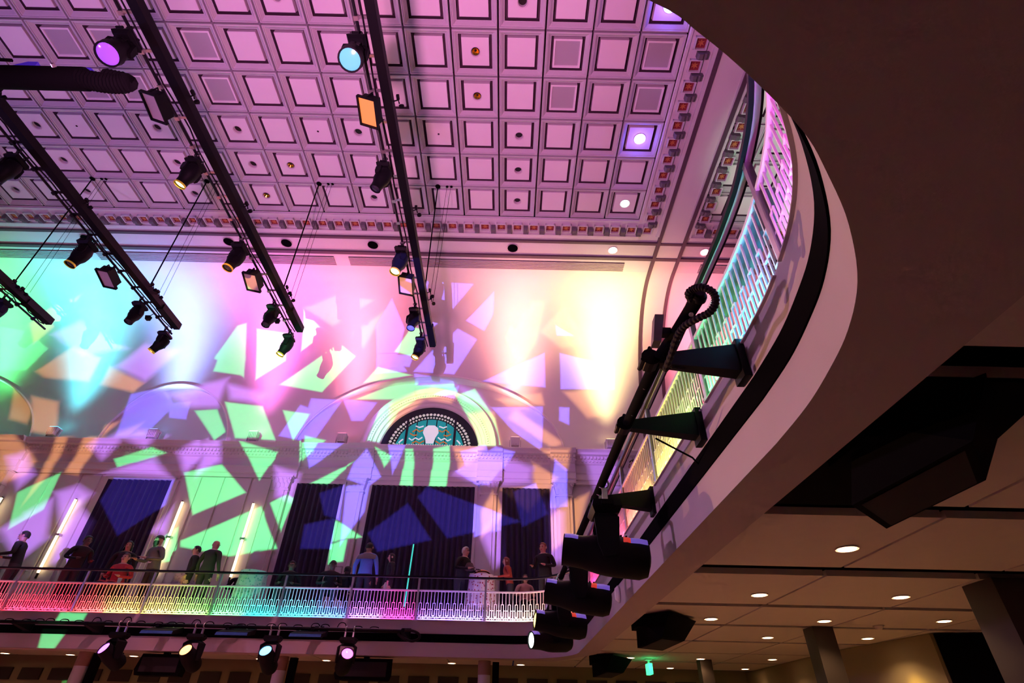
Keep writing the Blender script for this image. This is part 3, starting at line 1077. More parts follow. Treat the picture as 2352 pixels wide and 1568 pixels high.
PATH = with_normals(plan)
ARC = [0.0]
for i in range(1, len(plan)):
    ARC.append(ARC[-1] + math.hypot(plan[i][0] - plan[i - 1][0], plan[i][1] - plan[i - 1][1]))


def at_s(s):
    s = max(0, min(ARC[-1] - 1e-6, s))
    i = 0
    lo, hi = 0, len(ARC) - 1
    while hi - lo > 1:
        mid = (lo + hi) // 2
        if ARC[mid] <= s:
            lo = mid
        else:
            hi = mid
    t = (s - ARC[lo]) / (ARC[hi] - ARC[lo])
    q = [PATH[lo][c] * (1 - t) + PATH[hi][c] * t for c in range(4)]
    ln = math.hypot(q[2], q[3])
    return q[0], q[1], q[2] / ln, q[3] / ln


def sub(s0, s1, step=.12):
    n = max(1, int(math.ceil((s1 - s0) / step)))
    return [at_s(s0 + (s1 - s0) * k / n) for k in range(n + 1)]


# fascia bands (structure)
balc = struct(MB().sweep(PATH, [(0, BS1), (0, BZ1), (-.10, BZ1), (-.10, BS1)]).build('balcony_fascia', GREYPAINT, smooth=True))
MB().sweep(PATH, [(.012, BS0 - .005), (.012, BS1 + .005), (-.05, BS1 + .005), (-.05, BS0 - .005)]).build('black_channel', BLACKSLOT, balc, smooth=True)
MB().sweep(PATH, [(0, BZ0 + .004), (0, BS0), (-.10, BS0), (-.10, BZ0 + .004)]).build('lower_band', GREYPAINT, balc, smooth=True)
# deck: far side with a raised tier, right side, rear
m = MB()
i_c = 11
m.sweep(PATH, [(-.10, BZ1), (-.55, BZ1), (-.55, BZ1 - .15), (-.10, BZ1 - .15)])
m.box((-6, 16.75, 2.3), (42, 3.3, .4))
m.box((8.6, 6, 2.3), (13.0, 30, .4))
m.box((-12, -4.5, 2.3), (28, 8.5, .4))
struct(m.build('balcony_floor', mat('balcony_carpet', (.06, .05, .06), .9)))
struct(MB().box((-12.7, 15.09, 2.36), (28.6, .02, .28)).build('trim_7', mat('riser_carpet', (.16, .15, .16), .9)))
# soffit strip: inner edge to the step of the panel ceiling
bm = bmesh.new()
inner = [(p[0], p[1]) for p in PATH]
poly = inner + [(-9, -1.4), (2.0, -1.4), (2.0, 13.4), (1.2, 15.02), (-27, 15.02)]
vs = [bm.verts.new((x, y, BZ0)) for (x, y) in poly]
es = [bm.edges.new((vs[i], vs[(i + 1) % len(vs)])) for i in range(len(vs))]
bmesh.ops.triangle_fill(bm, use_beauty=True, edges=es)
me = bpy.data.meshes.new('balcony_soffit')
bm.to_mesh(me)
bm.free()
me.materials.append(SOFFIT)
soff = struct(link('balcony_soffit', me))
MB().hull8([(2.0, -1.4, BZ0), (2.01, -1.4, BZ0), (2.01, 13.4, BZ0), (2.0, 13.4, BZ0)], [(2.09, -1.4, 1.62), (2.13, -1.4, 1.62), (2.13, 13.5, 1.62), (2.09, 13.5, 1.62)]).hull8(
    [(-27, 15.02, BZ0), (1.2, 15.02, BZ0), (1.2, 15.03, BZ0), (-27, 15.03, BZ0)], [(-27, 15.11, 1.62), (1.25, 15.11, 1.62), (1.25, 15.14, 1.62), (-27, 15.14, 1.62)]).hull8(
    [(2.0, 13.4, BZ0), (2.01, 13.4, BZ0), (1.21, 15.03, BZ0), (1.2, 15.02, BZ0)], [(2.09, 13.5, 1.62), (2.13, 13.5, 1.62), (1.27, 15.14, 1.62), (1.25, 15.11, 1.62)]).build('soffit_step', SOFFIT, soff)

# panel ceilings under the balconies
m = MB()
m.box((8.5, 6, 2.0), (13, 30, .1))
m.box((-12.5, 17.1, 2.0), (29, 4.2, .1))
under = struct(m.build('ceiling_under_balcony', PLENUM))
YJ = [(-9, 0.1), (.2, 2.12), (2.40, 4.38), (4.66, 6.42), (6.82, 8.60), (8.80, 10.40), (10.58, 12.42), (12.58, 14.4), (14.5, 16.35), (16.5, 18.35)]
XJ = [(2.10, 3.86), (3.90, 5.72), (5.76, 7.55), (7.59, 9.4), (9.44, 11.3)]
for (x0, x1) in XJ:
    for (y0, y1) in YJ:
        MB().box(((x0 + x1) / 2, (y0 + y1) / 2, 1.64), (x1 - x0, y1 - y0, .07)).build('ceiling_panel', CEILPANEL, under)
xx = 2.06
while xx > -18:
    for (y0, y1) in ((15.14, 16.55), (16.68, 18.35)):
        MB().box((xx - .9, (y0 + y1) / 2, 1.64), (1.79, y1 - y0, .07)).build('ceiling_panel', CEILPANEL, under)
    xx -= 1.84
# downlights under the balconies
LX = [(3.52, 5.64), (3.50, 7.92), (5.42, 7.86), (3.44, 9.85), (5.32, 9.81), (7.16, 9.57), (5.15, 11.74), (7.02, 11.57), (3.20, 15.6), (4.96, 15.5), (6.7, 15.3), (3.0, 17.9), (4.8, 17.9), (6.9, 17.7)]
for i, (x, y) in enumerate(LX):
    rowy = {0: 'nearest, largest', 1: 'second row, left', 2: 'second row, right'}.get(i)
    lab = 'warm lit ceiling downlight under the right balcony, %s' % rowy if rowy else ('warm lit downlight under the right balcony, %s row from the camera, %s of its row' % (ORD[2 + (0 if i < 6 else 1 if i < 8 else 2 if i < 11 else 3)], ['left', 'middle', 'right'][(i - 3) % 3 if i < 6 else (i - 6) if i < 8 else (i - 8) % 3]))
    downlight((x, y, 1.598), lab, None, (1.0, .60, .32), 16, .82, 90 if y < 13 else 28, 2.3)
for i, x in enumerate((-14.5, -12.6, -10.76, -8.97, -7.1, -5.17, -3.4, -1.54, .46)):
    downlight((x, 17.9, 1.598), 'warm lit ceiling downlight under the far balcony, %s from the left' % ORD[i], None, (1.0, .60, .32), 12, .9, 30, 2.3)
# smoke detector
t = thing('smoke_detector', 'small pale smoke detector on the tan ceiling panels', 'detector', (6.45, 10.2, 1.60))
MB().lathe([(.0, -.05), (.04, -.05), (.065, -.03), (.075, 0)], 16, caps=False).build('cover', CEILPANEL, t, smooth=True)
MB().lathe([(.09, -.008), (.09, 0.0)], 16).build('base_ring', CEILPANEL, t, smooth=True)

# walls and columns below the balconies
low = struct(MB().box((-6, 18.95, -.0), (42, .1, 3.3)).build('wall_lower', OLIVEWALL))
x = -17.8
while x < 7:
    MB().box((x, 18.87, 1.17), (.62, .06, .30)).build('slot_plate', mat('slot_dark', (.035, .025, .02), .9), low)  # darkness of recessed slots put into the colour of proud plates
    x += .895
blk = struct(MB().hull8([(7.35, 13.4, -EYE), (7.75, 10.85, -EYE), (13, 9.9, -EYE), (13, 18.9, -EYE), (7.35, 18.9, -EYE)], [(7.35, 13.4, 1.6), (7.75, 10.85, 1.6), (13, 9.9, 1.6), (13, 18.9, 1.6), (7.35, 18.9, 1.6)]).build('wall_right_room', OLIVEWALL))
struct(MB().hull8([(7.76, 10.75, -EYE), (13, 9.8, -EYE), (13, 9.85, -EYE), (7.78, 10.80, -EYE)], [(7.76, 10.75, 1.58), (13, 9.8, 1.58), (13, 9.85, 1.58), (7.78, 10.80, 1.58)]).build('wall_dark_drape', BLACKMAT))
lamp('SPOT', 'wall_washer', (7.15, 11.6, 1.2), 45, (1.0, .62, .12), aim=(7.62, 11.5, .55), spot_size=1.3, spot_blend=1.0, shadow_soft_size=.05)
COLM = mat('dark_column_paint', (.035, .025, .018), .6)
for (x, y, w_) in ((5.56, 10.55, .36), (5.15, 15.85, .30), (6.05, 6.95, .5)):
    b = MB()
    b.box((0, 0, 0), (w_, w_, 3.2))
    struct(b.build('column', COLM, None, loc=(x, y, 0)))
COLW = mat('pale_column_paint', (.55, .58, .62), .45)
TAPE = mat('brown_wrap', (.28, .17, .12), .6)
for (x, y) in ((-10.35, 15.25), (-5.5, 15.25), (-.50, 15.25)):
    b = MB()
    b.lathe([(.15, -EYE), (.15, 1.12)], 20, caps=False)
    b.lathe([(.155, 1.12), (.155, 1.42)], 20, mi=1, caps=False)
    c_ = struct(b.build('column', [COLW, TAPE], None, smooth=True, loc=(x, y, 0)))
    MB().box((.28, .05, -.1), (.16, .16, 3.0)).build('column_dark_pipe', BLACKMAT, c_)  # dark pipe right beside the pale column
# exit sign, seen edge on
t = thing('exit_sign', 'green lit exit sign hanging edge-on from the panel ceiling', 'sign', (3.72, 15.9, 1.30))
GREENLIT = mat('green_sign', (.1, 1, .4), .4, emit=(.05, 1.0, .30), estr=2.2)
b = MB()
b.box((0, 0, .08), (.10, .36, .24))
b.build('sign_box', GREENLIT, t)
MB().box((0, 0, .235), (.05, .05, .11)).build('stem', WHITEMETAL, t)
MB().box((0, 0, .28), (.16, .16, .02)).build('canopy', WHITEMETAL, t)
lamp('POINT', 'sign_glow', (0, -.25, .12), 1.6, (.05, 1.0, .30), parent=t, shadow_soft_size=.08)

# ================================================================== BALUSTRADES
def baluster_mesh(p):
    b = MB()
    t, d = .015, .013

    def bar(x, z0, z1, w_=t):
        b.box((x, 0, (z0 + z1) / 2), (w_, d, z1 - z0))

    def hb(x0, x1, z, h_=t):
        b.box(((x0 + x1) / 2, 0, z), (x1 - x0, d, h_))
    bar(0, .0, .645)
    c = p / 2
    bar(c - .030, .10, .37)
    bar(c + .030, .10, .37)
    hb(c - .038, c + .038, .375)
    hb(c - .038, c + .038, .095)
    bar(c, .383, .645)
    bar(c, .045, .09)
    hb(.008, c - .038, .235)
    hb(c + .038, p - .008, .235)
    hb(.008, p - .008, .06)
    bar(p * .25, .012, .05)
    bar(p * .75, .012, .05)
    return b.mesh('baluster', WHITEMETAL)


def s_of(x=None, y=None):
    best = min(range(len(plan)), key=lambda i: (plan[i][0] - x) ** 2 + (plan[i][1] - y) ** 2)
    bs, bd = 0, 9e9
    for k in range(-60, 61):
        s = ARC[best] + k * .03
        q = at_s(s)
        d_ = (q[0] - x) ** 2 + (q[1] - y) ** 2
        if d_ < bd:
            bs, bd = s, d_
    return bs


posts = [s_of(xx, 14.65) for xx in (-15.96, -14.24, -12.52, -10.80, -9.08, -7.38, -5.67, -3.96, -2.24, -.52)]
posts += [s_of(.98, 14.36), s_of(1.58, 12.9)] + [s_of(1.6, yy) for yy in (11.2, 9.45, 7.35, 5.62, 3.82, 2.20)] + [s_of(.90, .93), s_of(-.6, .28)]
R_ = (1, .02, .06)
SECT = [('pale pink', [(1, .35, .45), R_]), ('pale pink', [(1, .25, .35), R_]), ('crimson', [R_, R_]), ('crimson turning yellow', [(1, .05, .05), (1, .55, .08)]), ('yellow green', [(1, .75, .1), (.25, 1, .12)]),
        ('green turning cyan', [(.1, 1, .2), (0, .9, .85)]), ('cyan turning blue', [(0, .75, 1), (.04, .25, 1)]), ('magenta', [(.5, .15, 1), (1, .03, .45)]), ('indigo', [(.25, .15, 1), (.35, .2, 1)]),
        ('warm white', [(1, .55, .75), (1, .7, .45)]), ('orange red', [(1, .12, .08), (1, .25, .05)]), ('rose red', [(1, .05, .2), (1, .04, .25)]), ('rose red', [(1, .04, .25), (1, .04, .15)]),
        ('hot pink red', [(1, .05, .3), (1, .10, .2)]), ('orange', [(1, .18, .1), (1, .45, .1)]), ('yellow', [(1, .75, .12), (.6, 1, .2)]), ('green and cyan', [(.1, 1, .3), (.05, .55, 1)]), ('violet pink', [(.75, .2, 1), (1, .08, .75)]), ('pink', [(1, .1, .6), (1, .1, .6)])]
RAILSHINE = mat('rail_painted_shine', (.62, .62, .66), .3, metal=.3)  # bright reflection under the steel rail put into a pale base colour
LEDBODY = mat('led_housing', (.05, .05, .05), .5)
SETBK = -.05
unit_cache = {}
for si in range(len(posts) - 1):
    s0, s1 = posts[si], posts[si + 1]
    nm, cols_ = SECT[min(si, len(SECT) - 1)]
    x, y, nx, ny = at_s(s0)
    if si < 9:
        lab = 'white balustrade section of the far balcony lit %s, %s from the left' % (nm, ORD[max(0, si - 1)]) if si else 'white balustrade section of the far balcony just past the left edge'
    elif si < 11:
        lab = 'curved white balustrade section at the far balcony corner, %s' % ('first half, lit warm white' if si == 9 else 'second half, lit orange red')
    else:
        lab = 'white balustrade section of the right balcony lit %s, %s from its far corner' % (nm, ORD[si - 11])
    off = (x, y, BZ1)
    t = thing('balustrade_section', lab, 'balustrade', off, 0, 'balustrade sections around the balcony')
    pth = [(q[0] + q[2] * SETBK, q[1] + q[3] * SETBK, q[2], q[3]) for q in sub(s0, s1)]
    MB().sweep(pth, [(.02, BZ1 + .645), (.02, BZ1 + .675), (-.02, BZ1 + .675), (-.02, BZ1 + .645)], off).build('top_bar', WHITEMETAL, t)
    MB().sweep(pth, [(.02, BZ1 + .002), (.02, BZ1 + .018), (-.02, BZ1 + .018), (-.02, BZ1 + .002)], off).build('bottom_bar', WHITEMETAL, t)
    if si < 17:
        MB().sweep(pth, [(.0, BZ1 + .678), (.0, BZ1 + .69), (-.20, BZ1 + .69), (-.20, BZ1 + .678)], off).build('drink_ledge', mat('ledge_grey', (.55, .54, .58), .5), t)
    MB().sweep(pth, [(.012, RZ_RAIL - .03), (.012, RZ_RAIL), (-.03, RZ_RAIL), (-.03, RZ_RAIL - .03)], off).build('handrail', RAILSHINE, t)
    MB().sweep(pth, [(.045, RZ_RAIL - .035), (.045, RZ_RAIL + .01), (.012, RZ_RAIL + .01), (.012, RZ_RAIL - .035)], off).build('rail_edge', DARKSTEEL, t)
    MB().sweep(pth, [(-.03, RZ_RAIL - .035), (-.03, RZ_RAIL + .01), (-.045, RZ_RAIL + .01), (-.045, RZ_RAIL - .035)], off).build('rail_edge', DARKSTEEL, t)
    a = math.atan2(-nx, ny)     # path tangent angle: t = (-ny, nx)
    po = MB().box((0, 0, 0), (.05, .05, RZ_RAIL - .05 - BZ1 + .12)).build('post', RAILSTEEL, t, loc=(nx * SETBK, ny * SETBK, (RZ_RAIL - .05 - BZ1 - .12) / 2))
    po.rotation_euler = (0, 0, math.atan2(nx, -ny))
    n_ = max(4, round((s1 - s0) / .171))
    p_ = (s1 - s0) / n_
    key = round(p_, 2)
    if key not in unit_cache:
        unit_cache[key] = baluster_mesh(p_)
    for k in range(n_):
        q = at_s(s0 + k * p_)
        q2 = at_s(s0 + (k + 1) * p_)
        ang = math.atan2(q2[1] - q[1], q2[0] - q[0])
        link('baluster', unit_cache[key], t, (q[0] + q[2] * SETBK - x, q[1] + q[3] * SETBK - y, 0), (0, 0, ang))
    # led strip behind the foot of the bars
    led = thing('led_strip', 'slim led strip glowing %s at the foot of balustrade section %s' % (nm, ORD[si]), 'led strip', off, 0, 'led strips along the balcony edge')
    lf = .07 if si < 11 else .022
    MB().sweep([(q[0], q[1], q[2], q[3]) for q in sub(s0 + .06, s1 - .06)], [(lf, BZ1 - .030), (lf, BZ1 - .02), (.0, BZ1 - .02), (.0, BZ1 - .030)], off).build('housing', GREYPAINT, led)
    for h in range(2):
        c_ = cols_[h]
        sa, sb = s0 + .08 + (s1 - s0 - .16) * h / 2, s0 + .08 + (s1 - s0 - .16) * (h + 1) / 2
        mm = mat('led_%d_%d_%d' % tuple(int(v * 99) for v in c_), c_, .4, emit=c_, estr=4)
        MB().sweep(sub(sa, sb), [(lf - .002, BZ1 - .02), (lf - .002, BZ1 - .016), (lf - .018, BZ1 - .016), (lf - .018, BZ1 - .02)], off).build('diffuser', mm, led)
        q = at_s((sa + sb) / 2)
        lo = lamp('AREA', 'led_glow', (q[0] + q[2] * (lf - .01) - x, q[1] + q[3] * (lf - .01) - y, -.012), 10.5 if si < 11 else 8.0, c_, parent=led, shape='RECTANGLE', size=(sb - sa) * .95, size_y=.015, spread=PI)
        ang = math.atan2(-q[2], q[3])
        zx = -Vector((-q[2] * .30, -q[3] * .30, 1)).normalized()
        tx = Vector((-q[3], q[2], 0))
        ty_ = zx.cross(tx)
        lo.rotation_euler = Matrix((tx, ty_, zx)).transposed().to_euler()

# ================================================================== LIGHTING FIXTURES
def lens_mat(nm, colr, st):
    return mat('lens_' + nm, colr, .12, emit=colr, estr=st)


LENS = {'amber': lens_mat('amber', (1.0, .62, .12), 9), 'dark': mat('dark_lens', (.03, .03, .05), .08, metal=.3), 'violet': lens_mat('violet', (.35, .12, .9), .5),
        'teal': lens_mat('teal', (.10, .60, .65), .45), 'blue': lens_mat('blue', (.12, .15, .9), .8), 'purple': lens_mat('purple', (.55, .12, 1.0), 4.5), 'orange': lens_mat('orange', (1.0, .30, .10), 5),
        'sky': lens_mat('sky', (.10, .45, 1.0), 6), 'magenta': lens_mat('magenta', (1.0, .10, .85), 5), 'white': lens_mat('white', (.85, 1.0, .9), 3), 'gold': lens_mat('gold', (1.0, .72, .2), 3)}
LENSRIM = mat('gold_lens_rim', (.7, .5, .06), .3, metal=.6, emit=(.6, .4, .02), estr=.25)


def moving_head(loc, d, label, lens='dark', sc=1.0, rim=False, big=False, group=None, rz=0.0, clamp_up=.22, front=.40, back=.24, lr=.115):
    """hung head: clamps on the pipe, base, yoke, barrel with lens; d is where the barrel points"""
    t = thing('moving_head', label, 'stage light', loc, rz, group)
    t.scale = (sc, sc, sc)
    d = Matrix.Rotation(-rz, 3, 'Z') @ Vector(d)
    b = MB()
    for sx in (-.1, .1):
        b.box((sx, 0, .06), (.035, .05, .14))
        b.tube([(sx + .0, .05 * math.cos(a), clamp_up - .04 + .05 * math.sin(a)) for a in [q * 2 * PI / 10 for q in range(10)]], .012, 5, closed=True)
    b.build('clamp', CHROME if big else DARKSTEEL, t)
    b = MB()
    b.hull8([(-.15, -.12, -.13), (.15, -.12, -.13), (.15, .12, -.13), (-.15, .12, -.13)], [(-.19, -.15, -.07), (.19, -.15, -.07), (.19, .15, -.07), (-.19, .15, -.07)])
    b.hull8([(-.19, -.15, -.07), (.19, -.15, -.07), (.19, .15, -.07), (-.19, .15, -.07)], [(-.17, -.13, 0), (.17, -.13, 0), (.17, .13, 0), (-.17, .13, 0)])
    for q in (-1, 1):
        b.box((q * .21, 0, -.05), (.03, .12, .035))
    b.build('base', BLACK, t)
    az = math.atan2(d.y, d.x)
    Ry = Matrix.Rotation(az + PI / 2, 3, 'Z')
    piv = Vector((0, 0, -.50 if big else -.38))
    hw = .20 if big else .185
    b = MB()
    for sx in (-1, 1):
        pts = [Ry @ Vector((sx * hw * .55, 0, -.14)), Ry @ Vector((sx * hw, 0, -.20)), Ry @ Vector((sx * hw, 0, piv.z + .06)), Ry @ Vector((sx * hw, 0, piv.z - .05))]
        ws = (.055, .065, .07, .045) if not big else (.10, .12, .10, .06)
        k0 = len(b.v)
        for pnt, w_ in zip(pts, ws):
            for (ox, oy) in ((-.022, -w_), (.022, -w_), (.022, w_), (-.022, w_)):
                b.v.append(tuple(pnt + Ry @ Vector((ox, oy, 0))))
        for i in range(3):
            for j in range(4):
                b.f.append([k0 + 4 * i + j, k0 + 4 * i + (j + 1) % 4, k0 + 4 * i + 4 + (j + 1) % 4, k0 + 4 * i + 4 + j])
                b.m.append(0)
        b.f += [[k0, k0 + 1, k0 + 2, k0 + 3], [k0 + 15, k0 + 14, k0 + 13, k0 + 12]]
        b.m += [0, 0]
    b.box((0, 0, -.155), (hw * 1.4, .13, .05), M=Ry)
    b.build('yoke', BLACK, t)
    M = Matrix.Translation(piv) @ align(d)
    k = 1.35 if big else 1.22
    prof = [(.06, -back), (.11 * k, -back + .02), (.135 * k, -back + .10), (.14 * k, -.02), (.135 * k, .08), (lr * k * 1.08, front * .55), (lr * k * 1.02, front - .03), (lr * k * 1.05, front), (lr * k * .92, front), (lr * k * .9, front - .025)]
    b = MB()
    b.lathe(prof, 22, M, caps=False)
    b.lathe([(0.0, -back), (.06, -back)], 22, M, caps=False)
    for q in range(4):
        for sgn in (-1, 1):
            b.box(M @ Vector((sgn * .05, .132 * k, -.16 + q * .05)), (.06, .02, .018), M=M.to_3x3())
    b.build('barrel', BLACK, t, smooth=True)
    b = MB()
    b.lathe([(0.0, front + .005), (lr * k * .5, front), (lr * k * .9, front - .022)], 22, M, caps=False)
    b.build('lens', LENS[lens], t, smooth=True)
    if rim:
        MB().lathe([(lr * k * 1.06, front - .02), (lr * k * 1.10, front + .02), (lr * k * .98, front + .02)], 22, M, caps=False).build('lens_rim', LENSRIM, t, smooth=True)
    if lens == 'amber':
        dv = Vector(d).normalized()
        lamp('SPOT', 'head_beam', tuple(piv + dv * (front + .03)), 2100, (1.0, .28, .40), aim=tuple(piv + dv * 5), parent=t, spot_size=.9, spot_blend=.5, shadow_soft_size=.08)
    return t


def led_panel(loc, nrm, label, lit=False, group=None):
    t = thing('flood_fixture', label, 'flood light', loc, 0, group)
    t.scale = (.86, .86, 1)
    zv = Vector(nrm).normalized()
    xv = (Vector((0, 1, 0)) - zv * zv.y).normalized()
    M = Matrix.Translation(Vector((0, 0, -.26))) @ Matrix((xv, zv.cross(xv), zv)).transposed().to_4x4()
    b = MB()
    b.box((0, 0, .06), (.05, .05, .16))
    b.tube([(0, .035 * math.cos(a), .17 + .035 * math.sin(a)) for a in [q * 2 * PI / 10 for q in range(10)]], .012, 5, closed=True)
    b.build('clamp', DARKSTEEL, t)
    b = MB()
    b.tube([M @ Vector((-.30, 0, 0)), M @ Vector((-.30, 0, -.20)), (0, 0, 0), M @ Vector((.30, 0, -.20)), M @ Vector((.30, 0, 0))], .018, 6)
    b.build('yoke', BLACK, t)
    b = MB()
    b.box(M @ Vector((0, 0, -.09)), (.50, .36, .22), M=M.to_3x3())
    for q in range(8):
        b.box(M @ Vector((-.22 + q * .063, 0, -.15)), (.02, .34, .08), M=M.to_3x3())
    for (cx, cy, sx, sy) in ((0, .21, .60, .025), (0, -.21, .60, .025), (.295, 0, .025, .44), (-.295, 0, .025, .44)):
        b.box(M @ Vector((cx, cy, .03)), (sx, sy, .07), M=M.to_3x3())
    b.build('housing', BLACK, t)
    mm = mat('panel_orange', (.3, .1, .03), .5, emit=(1.0, .26, .06), estr=1.0) if lit else mat('panel_grey', (.32, .29, .28), .5, noise=.25, nscale=120)
    MB().box(M @ Vector((0, 0, .02)), (.54, .38, .01), M=M.to_3x3()).build('face', mm, t)
    return t


# ---- four hanging bars: beam, rail, cables, fixtures
BARX = [(-2.42, 13.1, 'rightmost lighting bar'), (-6.28, 12.5, 'middle lighting bar'), (-9.92, 12.5, 'left lighting bar'), (-13.64, 12.4, 'lighting bar at the left edge')]
BZ = 9.5
FIX = [('head', 4.2), ('panel', 5.25), ('head', 6.62), ('head', 8.93), ('panel', 9.85), ('head', 11.18), ('head', 12.5)]
ENDS = {0: -1.5, 1: -1.5, 2: -1.5, 3: 8.0}
for bi, (bx, by1, bn) in enumerate(BARX):
    y0 = ENDS[bi]
    t = thing('lighting_bar', 'long black %s hanging from the coffered ceiling' % bn, 'lighting bar', (bx, 0, BZ))
    b = MB()
    b.box((0, (y0 + by1) / 2, 0), (.17, by1 - y0, .20))
    b.box((-.06, (y0 + by1) / 2, .11), (.08, by1 - y0, .04))
    b.box((.02, by1 - .55, -.05), (.20, .9, .16))
    b.build('beam', BLACK, t)
    MB().tube([(-.26, y0, -.10), (-.26, by1 + .22, -.10)], .028, 8).build('rail_pipe', DARKSTEEL, t, smooth=True)
    b = MB()
    yy = y0 + .4
    while yy < by1:
        b.box((-.15, yy, -.07), (.24, .05, .03))
        b.box((-.26, yy, -.10), (.08, .07, .08))
        yy += .62
    tag(b.build('hangers', CHROME if bi < 2 else DARKSTEEL, t), kind='stuff')
    b = MB()
    b.tube([(-.17, y0, -.07)] + [(-.17 + .02 * math.sin(q * 1.3), y0 + (by1 - y0) * q / 30, -.08 + .03 * math.sin(q * 2.1)) for q in range(1, 31)], .016, 5)
    b.build('cable_loom', RUBBER, t, smooth=True)
    # pulleys clipped to the right side
    for yy in (5.35, 7.95, 10.75, 11.05):
        if yy < y0:
            continue
        b = MB()
        b.tube([(.09, yy, .02), (.17, yy, .06), (.2, yy + .02, -.02)], .014, 5)
        b.lathe([(.02, -.03), (.05, -.02), (.05, .02), (.02, .03)], 12, Matrix.Translation((.24, yy + .06, -.05)) @ Matrix.Rotation(PI / 2, 4, 'X'))
        b.box((.17, yy - .05, .07), (.05, .09, .06))
        b.build('pulley', BLACK, t)
    c = thing('hanging_cable', 'thin dark wire rope holding the %s' % bn, 'cable', (bx - .1, 10.85, BZ), 0)
    b = MB()
    b.tube([(.1, 0, .10), (.0, 0, H - BZ)], .018, 6)
    b.build('main_rope', BLACKMAT, c)
    MB().tube([(.22, .25, .1), (.30, .0, H - BZ)], .006, 4).tube([(.30, .35, .1), (.42, .0, H - BZ)], .006, 4).build('thin_wires', BLACKMAT, c)
    b = MB()
    b.lathe([(.085, -.01), (.085, .0)], 16, Matrix.Translation((0, 0, H - BZ - .005)))
    for q in range(2):
        b.lathe([(.045, -.01), (.045, .0)], 12, Matrix.Translation((.30 + q * .14, 0, H - BZ - .005)))
    b.build('ceiling_hole_rings', BLACKMAT, c)
    for fi, (kind, fy) in enumerate(FIX):
        if fy < y0 or fy > by1 + .2:
            continue
        if bi == 3 and fi not in (5,):
            continue
        if bi == 2 and fi < 2:
            continue
        px = bx - .26
        where = '%s along the %s' % (ORD[fi], bn)
        if kind == 'panel':
            lit = (bi == 0 and fi == 1)
            led_panel((px, fy, BZ - .27), (-.35, -.12, -.90) if fi == 1 else (-.18, -.22, -.90), ('orange glowing' if lit else 'grey unlit') + ' led flood, %s' % where, lit)
        else:
            ln, rim, dd = {0: ('teal' if bi == 0 else 'violet', False, (.04 if bi == 0 else .10, -.25, -.95)), 2: ('amber' if bi == 1 else 'dark', bi == 1, (-.30, .10, -.95)),
                           3: ('amber' if bi == 0 else 'dark', True, (-.18, -.10, -.97)), 5: ('blue' if bi == 0 else 'dark', False, (-.06, -.20, -.97)), 6: ('amber', True, (-.28, -.05, -.9))}[fi]
            if bi == 2 and fi == 6:
                dd = (-.45, -.02, -.8)
            desc = {'teal': 'teal lensed', 'violet': 'violet lensed', 'amber': 'amber lensed', 'dark': 'dark lensed', 'blue': 'blue lit'}[ln]
            sc_ = 1.0 if fi in (0, 3) else .92
            moving_head((px, fy, BZ - .10 - .18 * sc_), dd, '%s moving head, %s' % (desc, where), ln, sc_, rim, rz=PI / 2, lr=.15 if fi == 0 else .095, front=.34)
    if bi < 3:
        for (fy, dz) in ((11.75, -.30),):
            u = thing('receiver_box', 'tiny black box dangling near the far end of the %s' % bn, 'box', (bx - .36, fy, BZ - .34))
            MB().hull8([(-.05, -.05, 0), (.05, -.05, 0), (.05, .05, 0), (-.05, .05, 0)], [(-.08, -.06, .12), (.06, -.06, .12), (.06, .06, .12), (-.08, .06, .12)]).build('case', BLACK, u)
            MB().tube([(0, 0, .12), (.06, 0, .20), (.1, 0, .24)], .012, 5).build('lead', BLACK, u)

# ---- thick black boom reaching in from the left
t = thing('lighting_boom', 'thick black boom with a rounded hose end reaching in from the left edge', 'lighting boom', (-6.6, 3.19, 6.0))
b = MB()
b.tube([(-1.5, 0, 0), (1.60, 0, 0)], .13, 16)
b.build('pipe', BLACKMAT, t, smooth=True)
b = MB()
pts = []
for q in range(40):
    u = q / 39
    pts.append((1.55 + .62 * math.sin(u * PI * .5) if u < .75 else 1.55 + .62 * math.sin(.75 * PI * .5) - (u - .75) * 1.0, -.02, -.02 - .10 * math.sin(u * PI)))
b.tube(pts, [.10 + .012 * (q % 2) for q in range(40)], 10)
b.build('hose_end', BLACKMAT, t, smooth=True)
b = MB()
b.hull8([(-1.0, -.02, .10), (.75, -.02, .10), (.7, .02, .10), (-1.0, .02, .10)], [(-1.0, -.02, .42), (-.3, -.02, .36), (-.3, .02, .36), (-1.0, .02, .42)])
b.build('gusset', BLACK, t)
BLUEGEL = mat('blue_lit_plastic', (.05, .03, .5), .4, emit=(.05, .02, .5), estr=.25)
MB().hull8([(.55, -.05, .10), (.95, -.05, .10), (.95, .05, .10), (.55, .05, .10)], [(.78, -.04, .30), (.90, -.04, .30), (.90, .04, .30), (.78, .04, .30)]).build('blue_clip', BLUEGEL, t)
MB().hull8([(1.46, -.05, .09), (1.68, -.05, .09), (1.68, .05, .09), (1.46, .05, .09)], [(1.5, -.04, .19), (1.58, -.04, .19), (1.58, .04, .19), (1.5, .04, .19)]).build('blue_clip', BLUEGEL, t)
MB().tube([(-1.2, 0, .40), (-.6, 0, .52), (-.1, 0, .44), (.5, 0, .40)], .022, 6).build('cable', BLACKMAT, t, smooth=True)
for (qx, qz, rr) in ((.62, -.06, .03), (1.30, .02, .028)):
    MB().lathe([(.0, 0), (rr, .0), (rr * .6, .04)], 8, Matrix.Translation((qx, -.125, qz)) @ Matrix.Rotation(PI / 2, 4, 'X')).build('bolt', CHROME, t)

